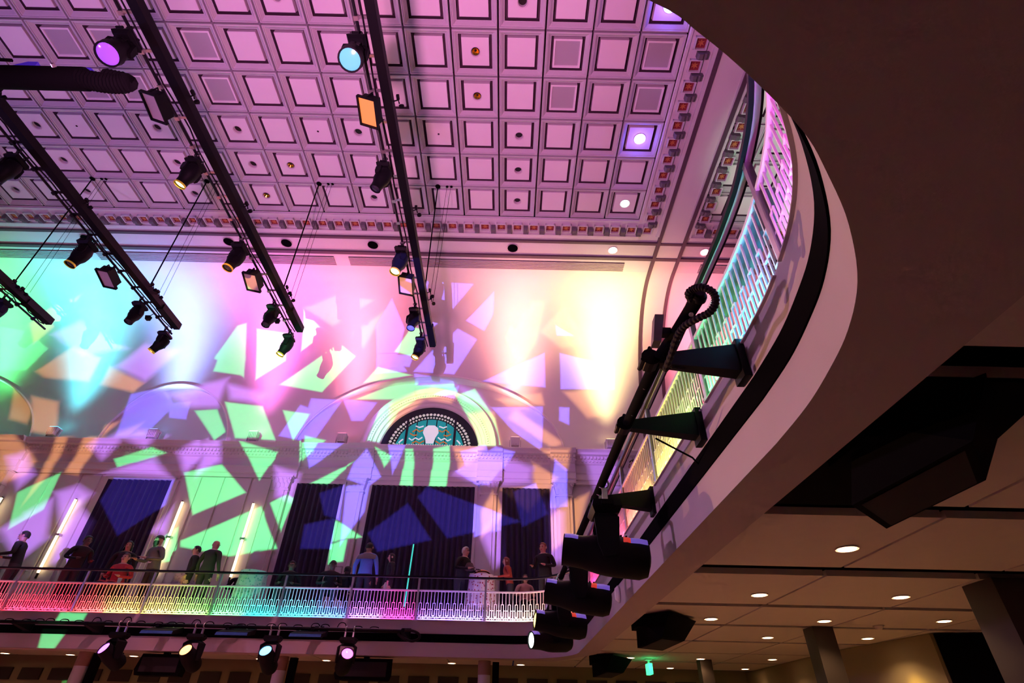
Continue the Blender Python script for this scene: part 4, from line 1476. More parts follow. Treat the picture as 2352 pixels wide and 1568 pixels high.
# ---- pipe on wedge brackets along the right balcony, with four big heads
t = thing('fascia_pipe', 'black pipe on wedge brackets along the right balcony fascia', 'lighting pipe', (1.0, 3.0, 2.08))
pp = [(.11, -.66, .03), (.07, -.35, .02), (.0, .02, .0), (-.03, 1.0, .0), (-.05, 2.8, .0), (-.10, 6.0, .0), (-.12, 9.6, 0)]
MB().tube(pp, .042, 14).build('pipe', BLACKMAT, t, smooth=True)
for q, (qx, qy) in enumerate(((.09, -.5), (.055, -.2), (-.01, .35), (-.02, .75))):
    MB().lathe([(.0, .0), (.014, 0), (.014, .01), (.009, .012)], 10, Matrix.Translation((qx - .01, qy - .035, -.025)) @ align((-.1, -.8, -.55))).build('bolt', CHROME, t)
for q, yy in enumerate((3.0, 3.96, 5.73, 8.2, 11.0)):
    x0 = .93 + (.0 if q < 2 else .02)
    b = MB()
    b.hull8([(-.02, -.03, -.03), (.60, -.055, -.10), (.60, .055, -.10), (-.02, .03, -.03)], [(-.02, -.03, .03), (.60, -.055, .12), (.60, .055, .12), (-.02, .03, .03)])
    b.box((.62, 0, .0), (.05, .15, .30))
    b.lathe([(.065, -.05), (.065, .05)], 14, Matrix.Rotation(PI / 2, 4, 'X'))
    for (ox, oz) in ((.0, .065), (-.06, -.03)):
        b.lathe([(.016, -.06), (.016, .06)], 8, Matrix.Translation((ox, 0, oz)) @ Matrix.Rotation(PI / 2, 4, 'X'))
    br = b.build('bracket', BLACK, t, loc=(x0 - 1.0 + .02, yy - 3.0, 0))
    for (oy, oz) in ((-.05, .11), (-.05, -.11)):
        MB().lathe([(.0, .0), (.014, .0), (.012, .012)], 8, Matrix.Translation((.635, oy, oz)) @ Matrix.Rotation(-PI / 2, 4, 'Y')).build('bolt', CHROME, br)
# corrugated hose loop at the near end
t = thing('hose_loop', 'corrugated black hose looping out of the near pipe end to the first bracket', 'hose', (1.05, 2.4, 2.08))
ctrl = [(.04, .02, .03), (-.01, -.06, .03), (.01, -.11, .028), (.044, -.15, .001), (.093, -.15, -.038), (.105, -.12, -.087), (.087, -.06, -.108), (.038, .02, -.094), (-.002, .12, -.072), (-.02, .22, -.075), (-.02, .38, -.10), (-.02, .55, -.11)]


def cat3(P_, n=14):
    out = []
    for i in range(len(P_) - 1):
        p0, p1, p2, p3 = P_[max(0, i - 1)], P_[i], P_[i + 1], P_[min(len(P_) - 1, i + 2)]
        for k in range(n):
            u = k / n
            out.append(tuple(.5 * (2 * p1[c] + (p2[c] - p0[c]) * u + (2 * p0[c] - 5 * p1[c] + 4 * p2[c] - p3[c]) * u * u + (3 * p1[c] - p0[c] - 3 * p2[c] + p3[c]) * u ** 3) for c in (0, 1, 2)))
    return out


hp = cat3(ctrl)
MB().tube(hp, [.020 + (.004 if (q // 2) % 2 else 0) for q in range(len(hp))], 10).build('hose', RUBBER, t, smooth=False)
MB().lathe([(.042, -.03), (.046, .0), (.03, .03)], 14, Matrix.Translation((.06, -.04, .03)) @ align((-.1, -1, .2))).build('end_sleeve', BLACK, t, smooth=True)
hp2 = cat3([(.02, .60, -.03), (.12, .60, -.05), (.28, .60, -.02), (.44, .60, -.04), (.60, .62, -.10), (.64, .66, -.20)])
MB().tube(hp2, [.016 + (.004 if (q // 2) % 2 else 0) for q in range(len(hp2))], 8).build('lead', RUBBER, t)
t = thing('junction_box', 'small grey box clamped to the left side of the right pipe', 'box', (.90, 2.72, 2.02))
MB().hull8([(.0, -.03, 0), (.05, -.03, 0), (.05, .05, 0), (.0, .05, 0)], [(.04, -.03, .22), (.10, -.03, .22), (.10, .05, .22), (.04, .05, .22)]).build('case', mat('box_grey', (.10, .09, .10), .5), t)
MB().box((.10, 0, .09), (.06, .05, .05)).build('strap', BLACK, t)
t = thing('loose_wire', 'thin loose black wire from the second bracket to the slot', 'wire', (1.2, 3.96, 2.0))
MB().tube([(0, 0, -.03), (.15, .03, -.10), (.32, .12, -.14), (.42, .25, -.16)], .008, 5).build('wire', BLACKMAT, t)

GLOW = mat('violet_lit_strip', (.25, .18, .75), .35, emit=(.22, .14, .9), estr=.35)
GLOWR = mat('red_marker', (.9, .05, .03), .4, emit=(.9, .05, .02), estr=.5)
BIGH = [(.98, 5.35, (-1, .10, .14), 'nearest and largest', 'dark'), (.93, 7.3, (-1, .10, .16), 'second nearest', 'dark'), (.89, 9.4, (-1, -.12, .10), 'third nearest with an amber lens edge', 'gold'), (.87, 11.3, (-1, -.45, -.05), 'farthest with a white lens', 'white')]
for (x, y, d, w_, ln) in BIGH:
    t = moving_head((x, y, 1.90), d, 'big black moving head under the right pipe, %s' % w_, ln, 1.0, False, True, None, PI / 2, .22, .44, .40, .105)
    M = Matrix.Rotation(-PI / 2, 4, 'Z') @ Matrix.Translation(Vector((0, 0, -.50))) @ align(d)
    upv = M.to_3x3().inverted() @ Vector((0, 0, 1))
    ang = math.atan2(upv.y, upv.x)
    for (z0, z1, mm, nm_) in ((.30, .43, GLOW, 'lit_top_strip'), (-.36, -.20, GLOW, 'lit_top_strip'), (-.20, -.13, GLOWR, 'red_marker')):
        rad = .150 if z0 > 0 else .186
        b = MB()
        b.lathe([(rad, z0), (rad + .006, (z0 + z1) / 2), (rad, z1)], 8, M, caps=False, a0=ang - 1.0, a1=ang + 1.0)
        b.build(nm_, mm, t, smooth=True)
t = thing('wall_sensor', 'pale oval sensor on the right balcony fascia behind the second head', 'sensor', (1.57, 8.1, 1.60))
MB().lathe([(.0, .04), (.05, .035), (.07, .0)], 16, Matrix.Rotation(-PI / 2, 4, 'Y') @ Matrix.Scale(1.5, 4, (1, 0, 0)), caps=False).build('cover', WHITEMETAL, t, smooth=True)
MB().lathe([(.075, .0), (.075, -.02)], 16, Matrix.Rotation(-PI / 2, 4, 'Y') @ Matrix.Scale(1.5, 4, (1, 0, 0)), caps=False).build('base', WHITEMETAL, t, smooth=True)

# ---- pipe along the far balcony front, four lit heads, flat panels, brackets
t = thing('fascia_pipe', 'black pipe along the far balcony front below the balustrade', 'lighting pipe', (-7.0, 14.15, 1.90))
MB().tube([(-9, 0, .0), (-4, 0, .0), (0, 0, 0), (4.55, 0, -.02)], .04, 10).build('pipe', BLACK, t, smooth=True)
for xx in (-11.6, -9.9, -8.2, -6.55, -4.55, -2.42):
    b = MB()
    b.hull8([(-.04, -.05, -.04), (.04, -.05, -.04), (.08, .48, -.13), (-.08, .48, -.13)], [(-.04, -.05, .03), (.04, -.05, .03), (.08, .48, .09), (-.08, .48, .09)])
    b.box((0, .48, -.02), (.22, .04, .26))
    b.build('bracket', BLACK, t, loc=(xx + 7.0, 0, 0))
MB().tube(cat3([(4.5, 0, -.02), (4.75, -.02, .0), (4.95, -.02, -.06), (4.98, -.02, -.16), (4.82, -.02, -.22), (4.6, -.02, -.16), (4.45, -.02, -.06)], 6), .028, 8).build('hose_end', RUBBER, t, smooth=True)
b = MB()
for q in range(26):
    xx = -4.9 + q * .34 + .2 * random.random()
    hh = .05 + .09 * random.random() ** 2
    b.tube(cat3([(xx, -.03, .03), (xx + .05, -.04, hh), (xx + .16, -.04, hh), (xx + .22, -.03, .03)], 4), .010, 4)
tag(b.build('cable_tangle', BLACKMAT, t), kind='stuff')
FARH = [(-9.0, 'purple', (-.35, -.75, .45), 'purple lit'), (-7.2, 'orange', (-.12, -.80, .45), 'orange lit'), (-5.42, 'sky', (-.05, -.75, .50), 'pale blue lit'), (-3.66, 'magenta', (.30, -.75, .45), 'magenta lit')]
for (x, ln, d, w_) in FARH:
    h_ = moving_head((x, 14.12, 1.72), d, '%s moving head hanging under the far balcony pipe' % w_, ln, .95, False, True, 'lit heads along the far balcony', 0, .24, .30, .36, .11)
    colr = {'purple': (.6, .25, 1), 'orange': (1, .45, .2), 'sky': (.3, .6, 1), 'magenta': (1, .25, .9)}[ln]
    dv = Vector(d).normalized()
    lamp('SPOT', 'head_beam', tuple(Vector((0, 0, -.50)) + dv * .36), 4200 if ln == 'orange' else 60, colr, aim=(tuple(Vector((1.25, 1.6, 1.9)) - Vector((x, 14.12, 1.72))) if ln == 'orange' else tuple(Vector((0, 0, -.50)) + dv * 5)), parent=h_, spot_size=.40, spot_blend=.9, shadow_soft_size=.06)
BLUESHEEN = mat('painted_blue_sheen', (.05, .16, .42), .35, metal=.3, noise=.3, nscale=12)  # blue sheen on the black boxes, put into a plate's colour
for i, x in enumerate((-8.05, -6.32, -4.62)):
    t = thing('power_box', 'flat black power box, painted blue sheen, clamped on the far pipe, %s from the left' % ORD[i], 'box', (x, 14.10, 1.70))
    b = MB()
    b.hull8([(-.38, -.22, -.02), (.38, -.22, -.02), (.40, .14, .05), (-.36, .14, .05)], [(-.36, -.20, .06), (.38, -.20, .06), (.42, .14, .17), (-.32, .14, .17)])
    b.build('case', BLACK, t)
    MB().hull8([(-.37, -.225, -.01), (.37, -.225, -.01), (.37, -.215, -.01), (-.37, -.215, -.01)], [(-.35, -.215, .05), (.37, -.215, .05), (.37, -.205, .05), (-.35, -.205, .05)]).build('sheen_plate', BLUESHEEN, t)
    b = MB()
    for sx in (-.22, .22):
        b.tube([(sx, .05, .15), (sx, .05, .24)], .02, 6)
    b.build('clamp', CHROME, t)

# ---- loudspeakers
def speaker_hull(dy, dz, lab):
    t = thing('loudspeaker', lab, 'loudspeaker', (2.55, 3.1 + dy, 1.2 + dz))
    o = Vector((2.55, 3.1, 1.2))
    bot = [Vector(p) - o for p in ((2.2, 3.32, 1.21), (2.75, 3.86, 1.24), (2.93, 3.08, 1.30), (2.42, 2.5, 1.27))]
    top = [Vector(p) - o for p in ((2.14, 2.95, 1.60), (2.72, 3.62, 1.60), (3.19, 3.12, 1.60), (2.55, 2.35, 1.60))]
    MB().hull8(bot, top).build('cabinet', BLACKMAT, t)
    c = sum((Vector(p) for p in bot), Vector()) / 4
    g = [c + (Vector(p) - c) * .86 - Vector((0, 0, .008)) for p in bot]
    MB().add([tuple(p) for p in g], [(0, 1, 2, 3)]).build('grille_cloth', mat('speaker_cloth', (.012, .012, .012), .95), t)
    b = MB()
    b.hull8([(-.42, -.25, .26), (.1, -.35, .26), (.2, .3, .26), (-.42, .2, .26)], [(-.42, -.25, .40 - dz), (.1, -.35, .40 - dz), (.2, .3, .40 - dz), (-.42, .2, .40 - dz)])
    if dy == 0:
        b.hull8([(-.44, -.70, .375), (.42, -.70, .375), (.62, .10, .375), (.30, 1.22, .375), (-.44, 1.22, .375)], [(-.44, -.70, .40), (.42, -.70, .40), (.62, .10, .40), (.30, 1.22, .40), (-.44, 1.22, .40)])  # added black sheet, paints the dark of an open ceiling recess
    b.build('mount', BLACKMAT, t)
    return t


speaker_hull(0, 0, 'large black wedge loudspeaker under the right balcony, nearest the camera')
speaker_hull(6.75, -.04, 'black wedge loudspeaker under the right balcony, second from the camera')
speaker_hull(12.2, -.06, 'black wedge loudspeaker under the right balcony, smallest and farthest')
for (x, lab, w_) in ((-8.2, 'black loudspeaker box hanging under the far balcony behind the orange head', .55), (-3.35, 'black loudspeaker box hanging under the far balcony right of the magenta head', .68)):
    t = thing('loudspeaker', lab, 'loudspeaker', (x, 14.95, .93))
    b = MB()
    b.hull8([(-w_ * .92, -.2, 0), (w_ * .95, -.2, 0), (w_ * .8, .2, 0), (-w_ * .8, .2, 0)], [(-w_, -.2, .12), (w_, -.2, .10), (w_ * .85, .2, .12), (-w_ * .85, .2, .12)])
    b.hull8([(-w_, -.2, .12), (w_, -.2, .10), (w_ * .85, .2, .12), (-w_ * .85, .2, .12)], [(-w_ * .85, -.2, .44), (w_ * .98, -.2, .44), (w_ * .8, .2, .44), (-w_ * .8, .2, .44)])
    b.build('cabinet', BLACKMAT, t)
    MB().box((0, -.205, .22), (w_ * 1.6, .01, .3)).build('grille_cloth', mat('speaker_cloth', (.012, .012, .012), .95), t)
    MB().box((0, 0, .46), (.12, .12, .08)).build('mount', BLACK, t)

# ================================================================== PEOPLE AND TABLES ON THE FAR BALCONY
TIER = 2.50


def skeleton(pose):
    V, E, Rg = [], [], []

    def add(p, r, par, reg):
        V.append((p, r if isinstance(r, tuple) else (r, r)))
        Rg.append(reg)
        if par is not None:
            E.append((par, len(V) - 1))
        return len(V) - 1
    seat = pose == 'seated'
    dz = -.42 if seat else 0
    lean = .10 if pose in ('bent', 'lean') else 0
    pel = add((0, 0, .95 + dz), (.15, .115), None, 'legs')
    wai = add((0, -lean * .3, 1.09 + dz), (.145, .105), pel, 'top')
    che = add((0, -lean * .8, 1.27 + dz), (.17, .12), wai, 'top')
    upc = add((0, -lean, 1.40 + dz), (.13, .095), che, 'top')
    nek = add((0, -lean - .01, 1.485 + dz), .055, upc, 'skin')
    h1 = add((0, -lean - .03, 1.555 + dz), (.066, .082), nek, 'skin')
    h2 = add((0, -lean - .03, 1.655 + dz), (.080, .100), h1, 'skin')
    add((0, -lean - .02, 1.735 + dz), (.05, .062), h2, 'skin')
    for s in (-1, 1):
        sh = add((s * .18, -lean, 1.395 + dz), .064, upc, 'top')
        if pose == 'stand' or (pose == 'phone' and s > 0):
            el = add((s * .255, .03, 1.12 + dz), .048, sh, 'top')
            wr = add((s * .27, -.06, .88 + dz), .032, el, 'top')
            pa = add((s * .27, -.085, .80 + dz), (.018, .038), wr, 'skin')
            fd = Vector((0, -.03, -1))
            sd = Vector((0, -1, 0))
        else:
            el = add((s * .265, -lean + .03, 1.13 + dz), .048, sh, 'top')
            up = .16 if pose == 'phone' else 0.0
            wr = add((s * .17, -lean - .23, 1.09 + dz + up), .032, el, 'top')
            pa = add((s * .135, -lean - .305, 1.10 + dz + up * 1.3), (.038, .018), wr, 'skin')
            fd = Vector((-s * .25, -1, .1 + up))
            sd = Vector((-s, 0, .2))
        fd.normalize()
        sd.normalize()
        P0 = Vector(V[pa][0])
        for k, ln in enumerate((.062, .07, .066, .052)):
            o = sd * (.03 - .02 * k)
            a = add(tuple(P0 + o + fd * .045), .010, pa, 'skin')
            b = add(tuple(P0 + o + fd * (.045 + ln * .55) + Vector((0, 0, -.008))), .009, a, 'skin')
            add(tuple(P0 + o + fd * (.045 + ln) + Vector((0, 0, -.022))), .008, b, 'skin')
        a = add(tuple(P0 + sd * .045 + fd * .005), .011, pa, 'skin')
        add(tuple(P0 + sd * .06 + fd * .045), .009, a, 'skin')
        hip = add((s * .09, 0, .88 + dz), .092, pel, 'legs')
        if seat:
            kn = add((s * .12, -.42, .88 + dz + .03), .065, hip, 'legs')
            an = add((s * .12, -.42, .09), .043, kn, 'legs')
            add((s * .13, -.56, .035), (.04, .028), an, 'shoe')
        else:
            kn = add((s * .10, -.02, .48), .064, hip, 'legs')
            an = add((s * .10, .02, .10), .043, kn, 'legs')
            add((s * .115, -.13, .035), (.04, .028), an, 'shoe')
    return V, E, Rg


REGS = ['skin', 'top', 'legs', 'shoe']
BODY = {}
for pose in ('stand', 'bent', 'phone', 'seated'):
    V, E, Rg = skeleton(pose)
    me = bpy.data.meshes.new('body_' + pose)
    me.from_pydata([v[0] for v in V], E, [])
    ob = bpy.data.objects.new('body_tmp', me)
    COL.objects.link(ob)
    md = ob.modifiers.new('skin', 'SKIN')
    if not me.skin_vertices:
        bpy.context.view_layer.objects.active = ob
        bpy.ops.mesh.customdata_skin_add()
    for i, v in enumerate(V):
        me.skin_vertices[0].data[i].radius = v[1]
    me.skin_vertices[0].data[0].use_root = True
    md.use_smooth_shade = True
    ss = ob.modifiers.new('sub', 'SUBSURF')
    ss.levels = 2
    ss.render_levels = 2
    dg = bpy.context.evaluated_depsgraph_get()
    res = bpy.data.meshes.new_from_object(ob.evaluated_get(dg))
    bpy.data.objects.remove(ob)
    bmx = bmesh.new()
    bmx.from_mesh(res)
    hem, nck = V[0][0][2] - .04, V[4][0][2] - .03
    for zc in (hem, nck):
        bmesh.ops.bisect_plane(bmx, geom=bmx.verts[:] + bmx.edges[:] + bmx.faces[:], plane_co=(0, 0, zc), plane_no=(0, 0, 1))
    bmx.to_mesh(res)
    bmx.free()
    res.materials.clear()
    for r_ in REGS:
        res.materials.append(None)
    # bones as segments, for the clothing borders
    idx = []
    for poly in res.polygons:
        c = poly.center
        best, bi = 9e9, 0
        for i, v in enumerate(V):
            d_ = (Vector(v[0]) - c).length - max(v[1]) * .6
            if d_ < best:
                best, bi = d_, i
        rg = Rg[bi]
        arm = abs(V[bi][0][0]) > .125 and V[bi][0][2] > V[0][0][2] - .3 and rg != 'legs'
        if not arm and rg != 'shoe':
            rg = 'skin' if c.z > nck else 'top' if c.z > hem else 'legs'
        idx.append(REGS.index(rg))
    res.polygons.foreach_set('material_index', idx)
    res.polygons.foreach_set('use_smooth', [True] * len(res.polygons))
    BODY[pose] = res


def cloth(n, c):
    return mat('cloth_' + n, c, .85, noise=.15, nscale=30)


SKINS = {'light': mat('skin_light', (.62, .38, .30), .5), 'tan': mat('skin_tan', (.42, .24, .17), .5), 'dark': mat('skin_dark', (.16, .085, .06), .5)}
HAIRM = {'black': mat('hair_black', (.012, .01, .01), .6), 'brown': mat('hair_brown', (.07, .03, .02), .6), 'white': mat('hair_white', (.6, .57, .55), .7), 'red': mat('hair_red', (.22, .05, .03), .6)}
EYE_M = mat('eye_dark', (.02, .015, .015), .3)
LIP = mat('lip', (.35, .12, .11), .5)
SHOE = mat('shoe_black', (.02, .02, .02), .5)
TROUSER = cloth('trouser', (.03, .03, .04))


def person(x, y, h, face, pose, skin, topc, label, hair='black', style='short', z=TIER, extra=None):
    k = h / 1.75 if pose != 'seated' else h / 1.33
    t = thing('person', label, 'person', (x, y, z), math.radians(face))
    t.scale = (k * 1.22, k * 1.22, k)
    me = BODY[pose].copy()
    for i, mm in enumerate((SKINS[skin], topc, TROUSER, SHOE)):
        me.materials[i] = mm
    link('body', me, t)
    dz = -.42 if pose == 'seated' else 0
    ln = .10 if pose == 'bent' else 0
    hy = -ln - .03
    b = MB()
    for s in (-1, 1):
        b.lathe([(0, -.012), (.010, -.006), (.011, .004)], 8, Matrix.Translation((s * .032, hy - .088, 1.635 + dz)) @ Matrix.Rotation(PI / 2, 4, 'X'), mi=1, caps=False)
        b.lathe([(.0, -.012), (.022, -.006), (.028, .006)], 8, Matrix.Translation((s * .082, hy + .01, 1.62 + dz)) @ Matrix.Rotation(s * -PI / 2, 4, 'Y') @ Matrix.Scale(1.4, 4, (1, 0, 0)), mi=0, caps=False)
    b.hull8([(-.017, hy - .085, 1.585 + dz), (.017, hy - .085, 1.585 + dz), (.017, hy - .07, 1.585 + dz), (-.017, hy - .07, 1.585 + dz)], [(-.007, hy - .09, 1.64 + dz), (.007, hy - .09, 1.64 + dz), (.007, hy - .07, 1.64 + dz), (-.007, hy - .07, 1.64 + dz)])
    b.v = [(p[0], p[1] - (.02 if abs(p[0]) > .016 and abs(p[0]) < .018 and p[1] < hy - .08 else 0), p[2]) for p in b.v]
    b.box((0, hy - .082, 1.555 + dz), (.042, .012, .012), 2)
    tag(b.build('face', [SKINS[skin], EYE_M, LIP], t, smooth=True), kind='stuff')
    hm = HAIRM[hair] if hair else None
    if hm and style != 'bald':
        b = MB()

        def hf(u, v):
            a = u * 2 * PI
            fr = max(0.0, -math.sin(a))
            lo_ = {'short': 1.585, 'long': 1.34, 'cap': 1.665}[style]
            hi_ = 1.715 if style != 'cap' else 1.665
            low = lo_ + (hi_ - lo_) * min(1.0, fr * 1.6) ** 2
            top_ = 1.768
            zz = top_ + (low - top_) * v
            w_ = math.sqrt(max(0, 1 - ((zz - 1.655) / .114) ** 2)) if zz > 1.655 else 1.0 - .25 * (1.655 - zz) * (0 if style == 'long' else 2)
            ry = .100 * w_
            rx = .083 * w_ * (1.0 if style != 'long' or zz > 1.6 else 1.12)
            return (rx * math.cos(a), hy + .008 + ry * math.sin(a), zz + dz)
        b.grid(lambda u, v: hf(u, v), 20, 8)
        b.build('hair' if style != 'cap' else 'cap', hm, t, smooth=True)
    if extra == 'cap_brim':
        MB().lathe([(.05, .0), (.13, -.012), (.13, -.018)], 12, Matrix.Translation((0, hy - .05, 1.665 + dz)), caps=False, a0=PI, a1=2 * PI).build('cap_brim', HAIRM['black'], t)
    if extra in ('beard', 'cap_brim'):
        b = MB()
        b.lathe([(.0, -.16), (.035, -.15), (.06, -.08), (.066, -.0)], 12, Matrix.Translation((0, hy - .035, 1.60 + dz)), caps=False)
        b.build('beard', HAIRM['black'], t, smooth=True)
    if extra == 'glasses':
        b = MB()
        for s in (-1, 1):
            b.tube([(s * .034 + .024 * math.cos(a), hy - .102, 1.636 + dz + .02 * math.sin(a)) for a in [q * PI / 5 for q in range(10)]], .004, 4, closed=True)
        b.build('glasses', EYE_M, t)
    if extra == 'yoke':
        b = MB()
        b.grid(lambda u, v: ((.215) * (2 * u - 1), .075 + .055 * math.cos((2 * u - 1) * 1.4) - .06 * v * v + .015, 1.28 + .17 * v - .05 * (2 * u - 1) ** 2 * v), 10, 4)
        b.build('jacket_yoke', cloth('grey_yoke', (.20, .19, .19)), t, smooth=True)
    if extra == 'badge':
        MB().box((.06, -.128, 1.28), (.09, .008, .045), M=Matrix.Rotation(.3, 3, 'Y')).build('name_badge', WHITEMETAL, t)
        b = MB()
        b.grid(lambda u, v: (.05 * (2 * u - 1) - .02, -.135 + .012 * v, 1.05 + .35 * v), 3, 4)
        b.build('shirt_front', WHITEMETAL, t)
        b = MB()
        b.lathe([(.0, -.16), (.035, -.15), (.06, -.08), (.066, -.0)], 12, Matrix.Translation((0, hy - .035, 1.60)), caps=False)
        b.build('beard', HAIRM['black'], t, smooth=True)
    return t


BLK = cloth('black', (.012, .012, .014))
person(-13.35, 15.35, 1.80, -70, 'bent', 'tan', BLK, 'man in a black suit at the far left of the balcony, turned left')
person(-11.95, 15.55, 1.76, 60, 'bent', 'dark', BLK, 'man all in black leaning before the bluish curtain')
person(-10.92, 15.95, 1.76, 20, 'stand', 'tan', BLK, 'long-haired woman in black facing out, before the bluish curtain', 'black', 'long')
person(-10.50, 15.42, 1.30, 5, 'seated', 'light', cloth('red', (.45, .04, .06)), 'short figure in a red top beside the long-haired woman', 'brown', 'short', TIER)
person(-9.84, 15.75, 1.85, -25, 'bent', 'light', cloth('greyj', (.13, .14, .14)), 'bearded man in a dark cap and grey jacket with a white name badge', 'black', 'cap', TIER, 'badge')
person(-8.72, 15.60, 1.58, -60, 'stand', 'light', BLK, 'dark-haired man with red-lit face left of the bald man')
person(-8.20, 15.45, 1.73, 170, 'stand', 'light', cloth('puffer', (.03, .045, .03)), 'bald man in a dark quilted jacket seen from behind', None, 'bald')
person(-7.70, 16.5, 1.22, 30, 'seated', 'light', BLK, 'seated pink-faced person in black below the sconce', None, 'bald')
person(-6.02, 15.75, 1.27, 10, 'seated', 'dark', BLK, 'seated dark-haired person before the curtain left of the centre doorway')
person(-4.86, 15.65, 1.28, 20, 'seated', 'dark', BLK, 'seated person in a dark cap left of the man in blue', 'black', 'cap')
person(-4.52, 15.95, 1.22, 160, 'seated', 'dark', BLK, 'seated person with short black hair seen from behind, beside the man in blue')
person(-3.88, 15.45, 1.74, 175, 'stand', 'tan', cloth('blue_denim', (.12, .24, .62)), 'tall man in a blue jacket with a grey yoke, seen from behind', 'black', 'short', TIER, 'yoke')
person(-3.22, 15.60, 1.50, -70, 'stand', 'light', BLK, 'long-haired woman in black to the right of the man in blue', 'black', 'long')
person(-1.28, 15.45, 1.66, 55, 'bent', 'light', BLK, 'white-haired man with glasses and a black sweater leaning over the table', 'white', 'short', TIER, 'glasses')
person(.10, 15.62, 1.47, -80, 'bent', 'light', cloth('rust', (.38, .05, .03)), 'woman with long reddish hair and a rust-red top across the table', 'red', 'long')
person(.52, 16.2, 1.15, 15, 'seated', 'light', cloth('pinkdress', (.62, .36, .36)), 'seated figure in a pale pink top low behind the curved balustrade', 'brown', 'long')
person(1.05, 15.15, 1.72, -30, 'bent', 'light', BLK, 'red-haired person in black leaning on the rail at the balcony corner', 'red', 'short')
person(2.35, 9.2, 1.62, -90, 'stand', 'light', cloth('blue_top', (.02, .08, .55)), 'person in a blue top behind the right balcony railing', 'black', 'short', 2.5)


def cocktail_table(x, y, colr, dots, lab):
    t = thing('cocktail_table', 'round cocktail table %s' % lab, 'table', (x, y, TIER))
    MB().lathe([(.34, .90), (.34, .94)], 24).build('tabletop', BLACK, t)
    MB().lathe([(.03, 0), (.03, .90)], 10).build('pedestal', BLACK, t)
    MB().lathe([(.25, .0), (.25, .02), (.04, .05)], 20).build('foot', BLACK, t)
    m_ = mat('cloth_print_%d' % int(x * 10), colr, .8)
    nt = m_.node_tree
    vo = nt.nodes.new('ShaderNodeTexVoronoi')
    vo.inputs['Scale'].default_value = 14
    tcn = nt.nodes.new('ShaderNodeTexCoord')
    nt.links.new(tcn.outputs['Object'], vo.inputs['Vector'])
    cr = nt.nodes.new('ShaderNodeValToRGB')
    cr.color_ramp.interpolation = 'CONSTANT'
    cr.color_ramp.elements[0].color = (*dots, 1)
    cr.color_ramp.elements[1].position = .30
    cr.color_ramp.elements[1].color = (*colr, 1)
    nt.links.new(vo.outputs['Distance'], cr.inputs['Fac'])
    nt.links.new(cr.outputs['Color'], nt.nodes['Principled BSDF'].inputs['Base Color'])
    b = MB()
    b.grid(lambda u, v: ((.36 + .10 * v * v + .035 * v * math.sin(u * 2 * PI * 11)) * math.cos(u * 2 * PI), (.36 + .10 * v * v + .035 * v * math.sin(u * 2 * PI * 11)) * math.sin(u * 2 * PI), .95 - .93 * v), 88, 6)
    b.v.append((0, 0, .955))
    c0 = len(b.v) - 1
    for j in range(88):
        b.f.append([c0, j * 7, (j + 1) * 7])
        b.m.append(0)
    c = tag(b.build('tablecloth', m_, None, smooth=True, loc=(x, y, TIER)), 'printed tablecloth %s' % lab, 'tablecloth')
    return t


cocktail_table(-.68, 15.58, (.75, .68, .66), (.45, .08, .10), 'with the white and red print cloth at the right')
cocktail_table(-6.98, 15.68, (.45, .62, .60), (.15, .42, .42), 'with the pale teal cloth behind the cyan balustrade')
cocktail_table(-9.15, 16.35, (.50, .44, .52), (.3, .25, .35), 'with the lilac cloth behind the yellow balustrade')
t = thing('shoulder_bag', 'orange and black bag lying on the print-cloth table', 'bag', (-.68, 15.56, TIER + .955))
b = MB()
b.grid(lambda u, v: (.24 * math.cos(u * PI) * (1 - .12 * v), .09 * (2 * v - 1), .015 + .15 * math.sin(u * PI) * (1 - .3 * (2 * v - 1) ** 2)), 14, 6)
b.build('flap', mat('orange_leather', (.85, .28, .02), .5), t, smooth=True)
MB().tube([(.2 * math.cos(a), -.06, .03 + .09 * math.sin(a)) for a in [q * PI / 10 for q in range(11)]], .016, 6).build('black_piping', BLACK, t, smooth=True)
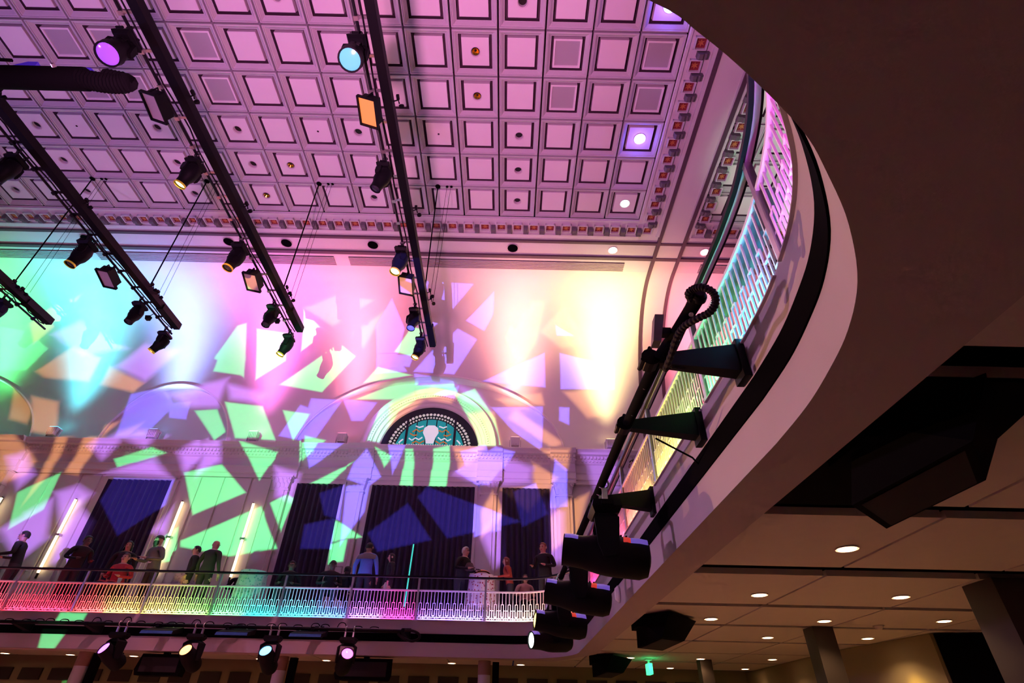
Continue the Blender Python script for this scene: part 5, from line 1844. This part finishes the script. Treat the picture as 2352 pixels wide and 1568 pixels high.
t = thing('plush_hat', 'dark fuzzy hat held by the white-haired man', 'hat', (-1.02, 15.22, TIER + 1.02))
b = MB()
b.lathe([(.0, .20), (.08, .18), (.12, .10), (.13, .03), (.10, .0), (.0, .0)], 16, caps=False)
b.build('crown', cloth('fuzzy', (.10, .07, .07)), t, smooth=True)
MB().lathe([(.135, .0), (.145, .03), (.135, .06)], 16, caps=False).build('brim', cloth('fuzzy2', (.08, .06, .06)), t, smooth=True)
t = thing('drink_bottle', 'small white bottle on the ledge right of the man in blue', 'bottle', (-3.15, 14.86, 2.925))
MB().lathe([(.0, 0), (.04, .0), (.042, .11), (.018, .15), (.018, .17)], 14, caps=False).build('body', WHITEMETAL, t, smooth=True)
MB().lathe([(.02, .17), (.02, .195)], 12).build('cap', BLACK, t)
t = thing('takeaway_cup', 'pale green cup on the ledge before the bearded man', 'cup', (-10.05, 14.86, 2.925))
MB().lathe([(.0, 0), (.035, .0), (.048, .11)], 14, caps=False).build('body', mat('cup_green', (.5, .75, .6), .5), t, smooth=True)
MB().lathe([(.05, .11), (.05, .125), (.0, .13)], 14, caps=False).build('lid', WHITEMETAL, t, smooth=True)
t = thing('stanchion_light', 'thin glowing teal light stick standing before the widest curtain', 'light stick', (-2.62, 15.05, 2.5))
TEALROD = mat('teal_rod', (.1, .8, .7), .3, emit=(.05, .8, .65), estr=.8)
MB().tube([(0, 0, .05), (.04, 0, 1.62)], .018, 8).build('rod', TEALROD, t, smooth=True)
MB().lathe([(.10, 0), (.10, .02), (.02, .06)], 14).build('foot', BLACK, t)
for (x, z) in ((-5.42, 4.1), (-.70, 3.95)):
    t = thing('notice_plate', 'small framed notice on the %s pilaster' % ('left centre' if x < -3 else 'right centre'), 'notice', (x, YW - .24, z))
    MB().box((0, 0, 0), (.26, .03, .24)).build('frame', GREYPAINT, t)
    MB().box((0, -.018, 0), (.20, .01, .18)).build('sheet', WHITEMETAL, t)

# ------------------------------------------------------------------ lift everything so the hall floor is z = 0
bpy.context.view_layer.update()
for o in list(SC.objects):
    if o.parent is None:
        o.location.z += EYE
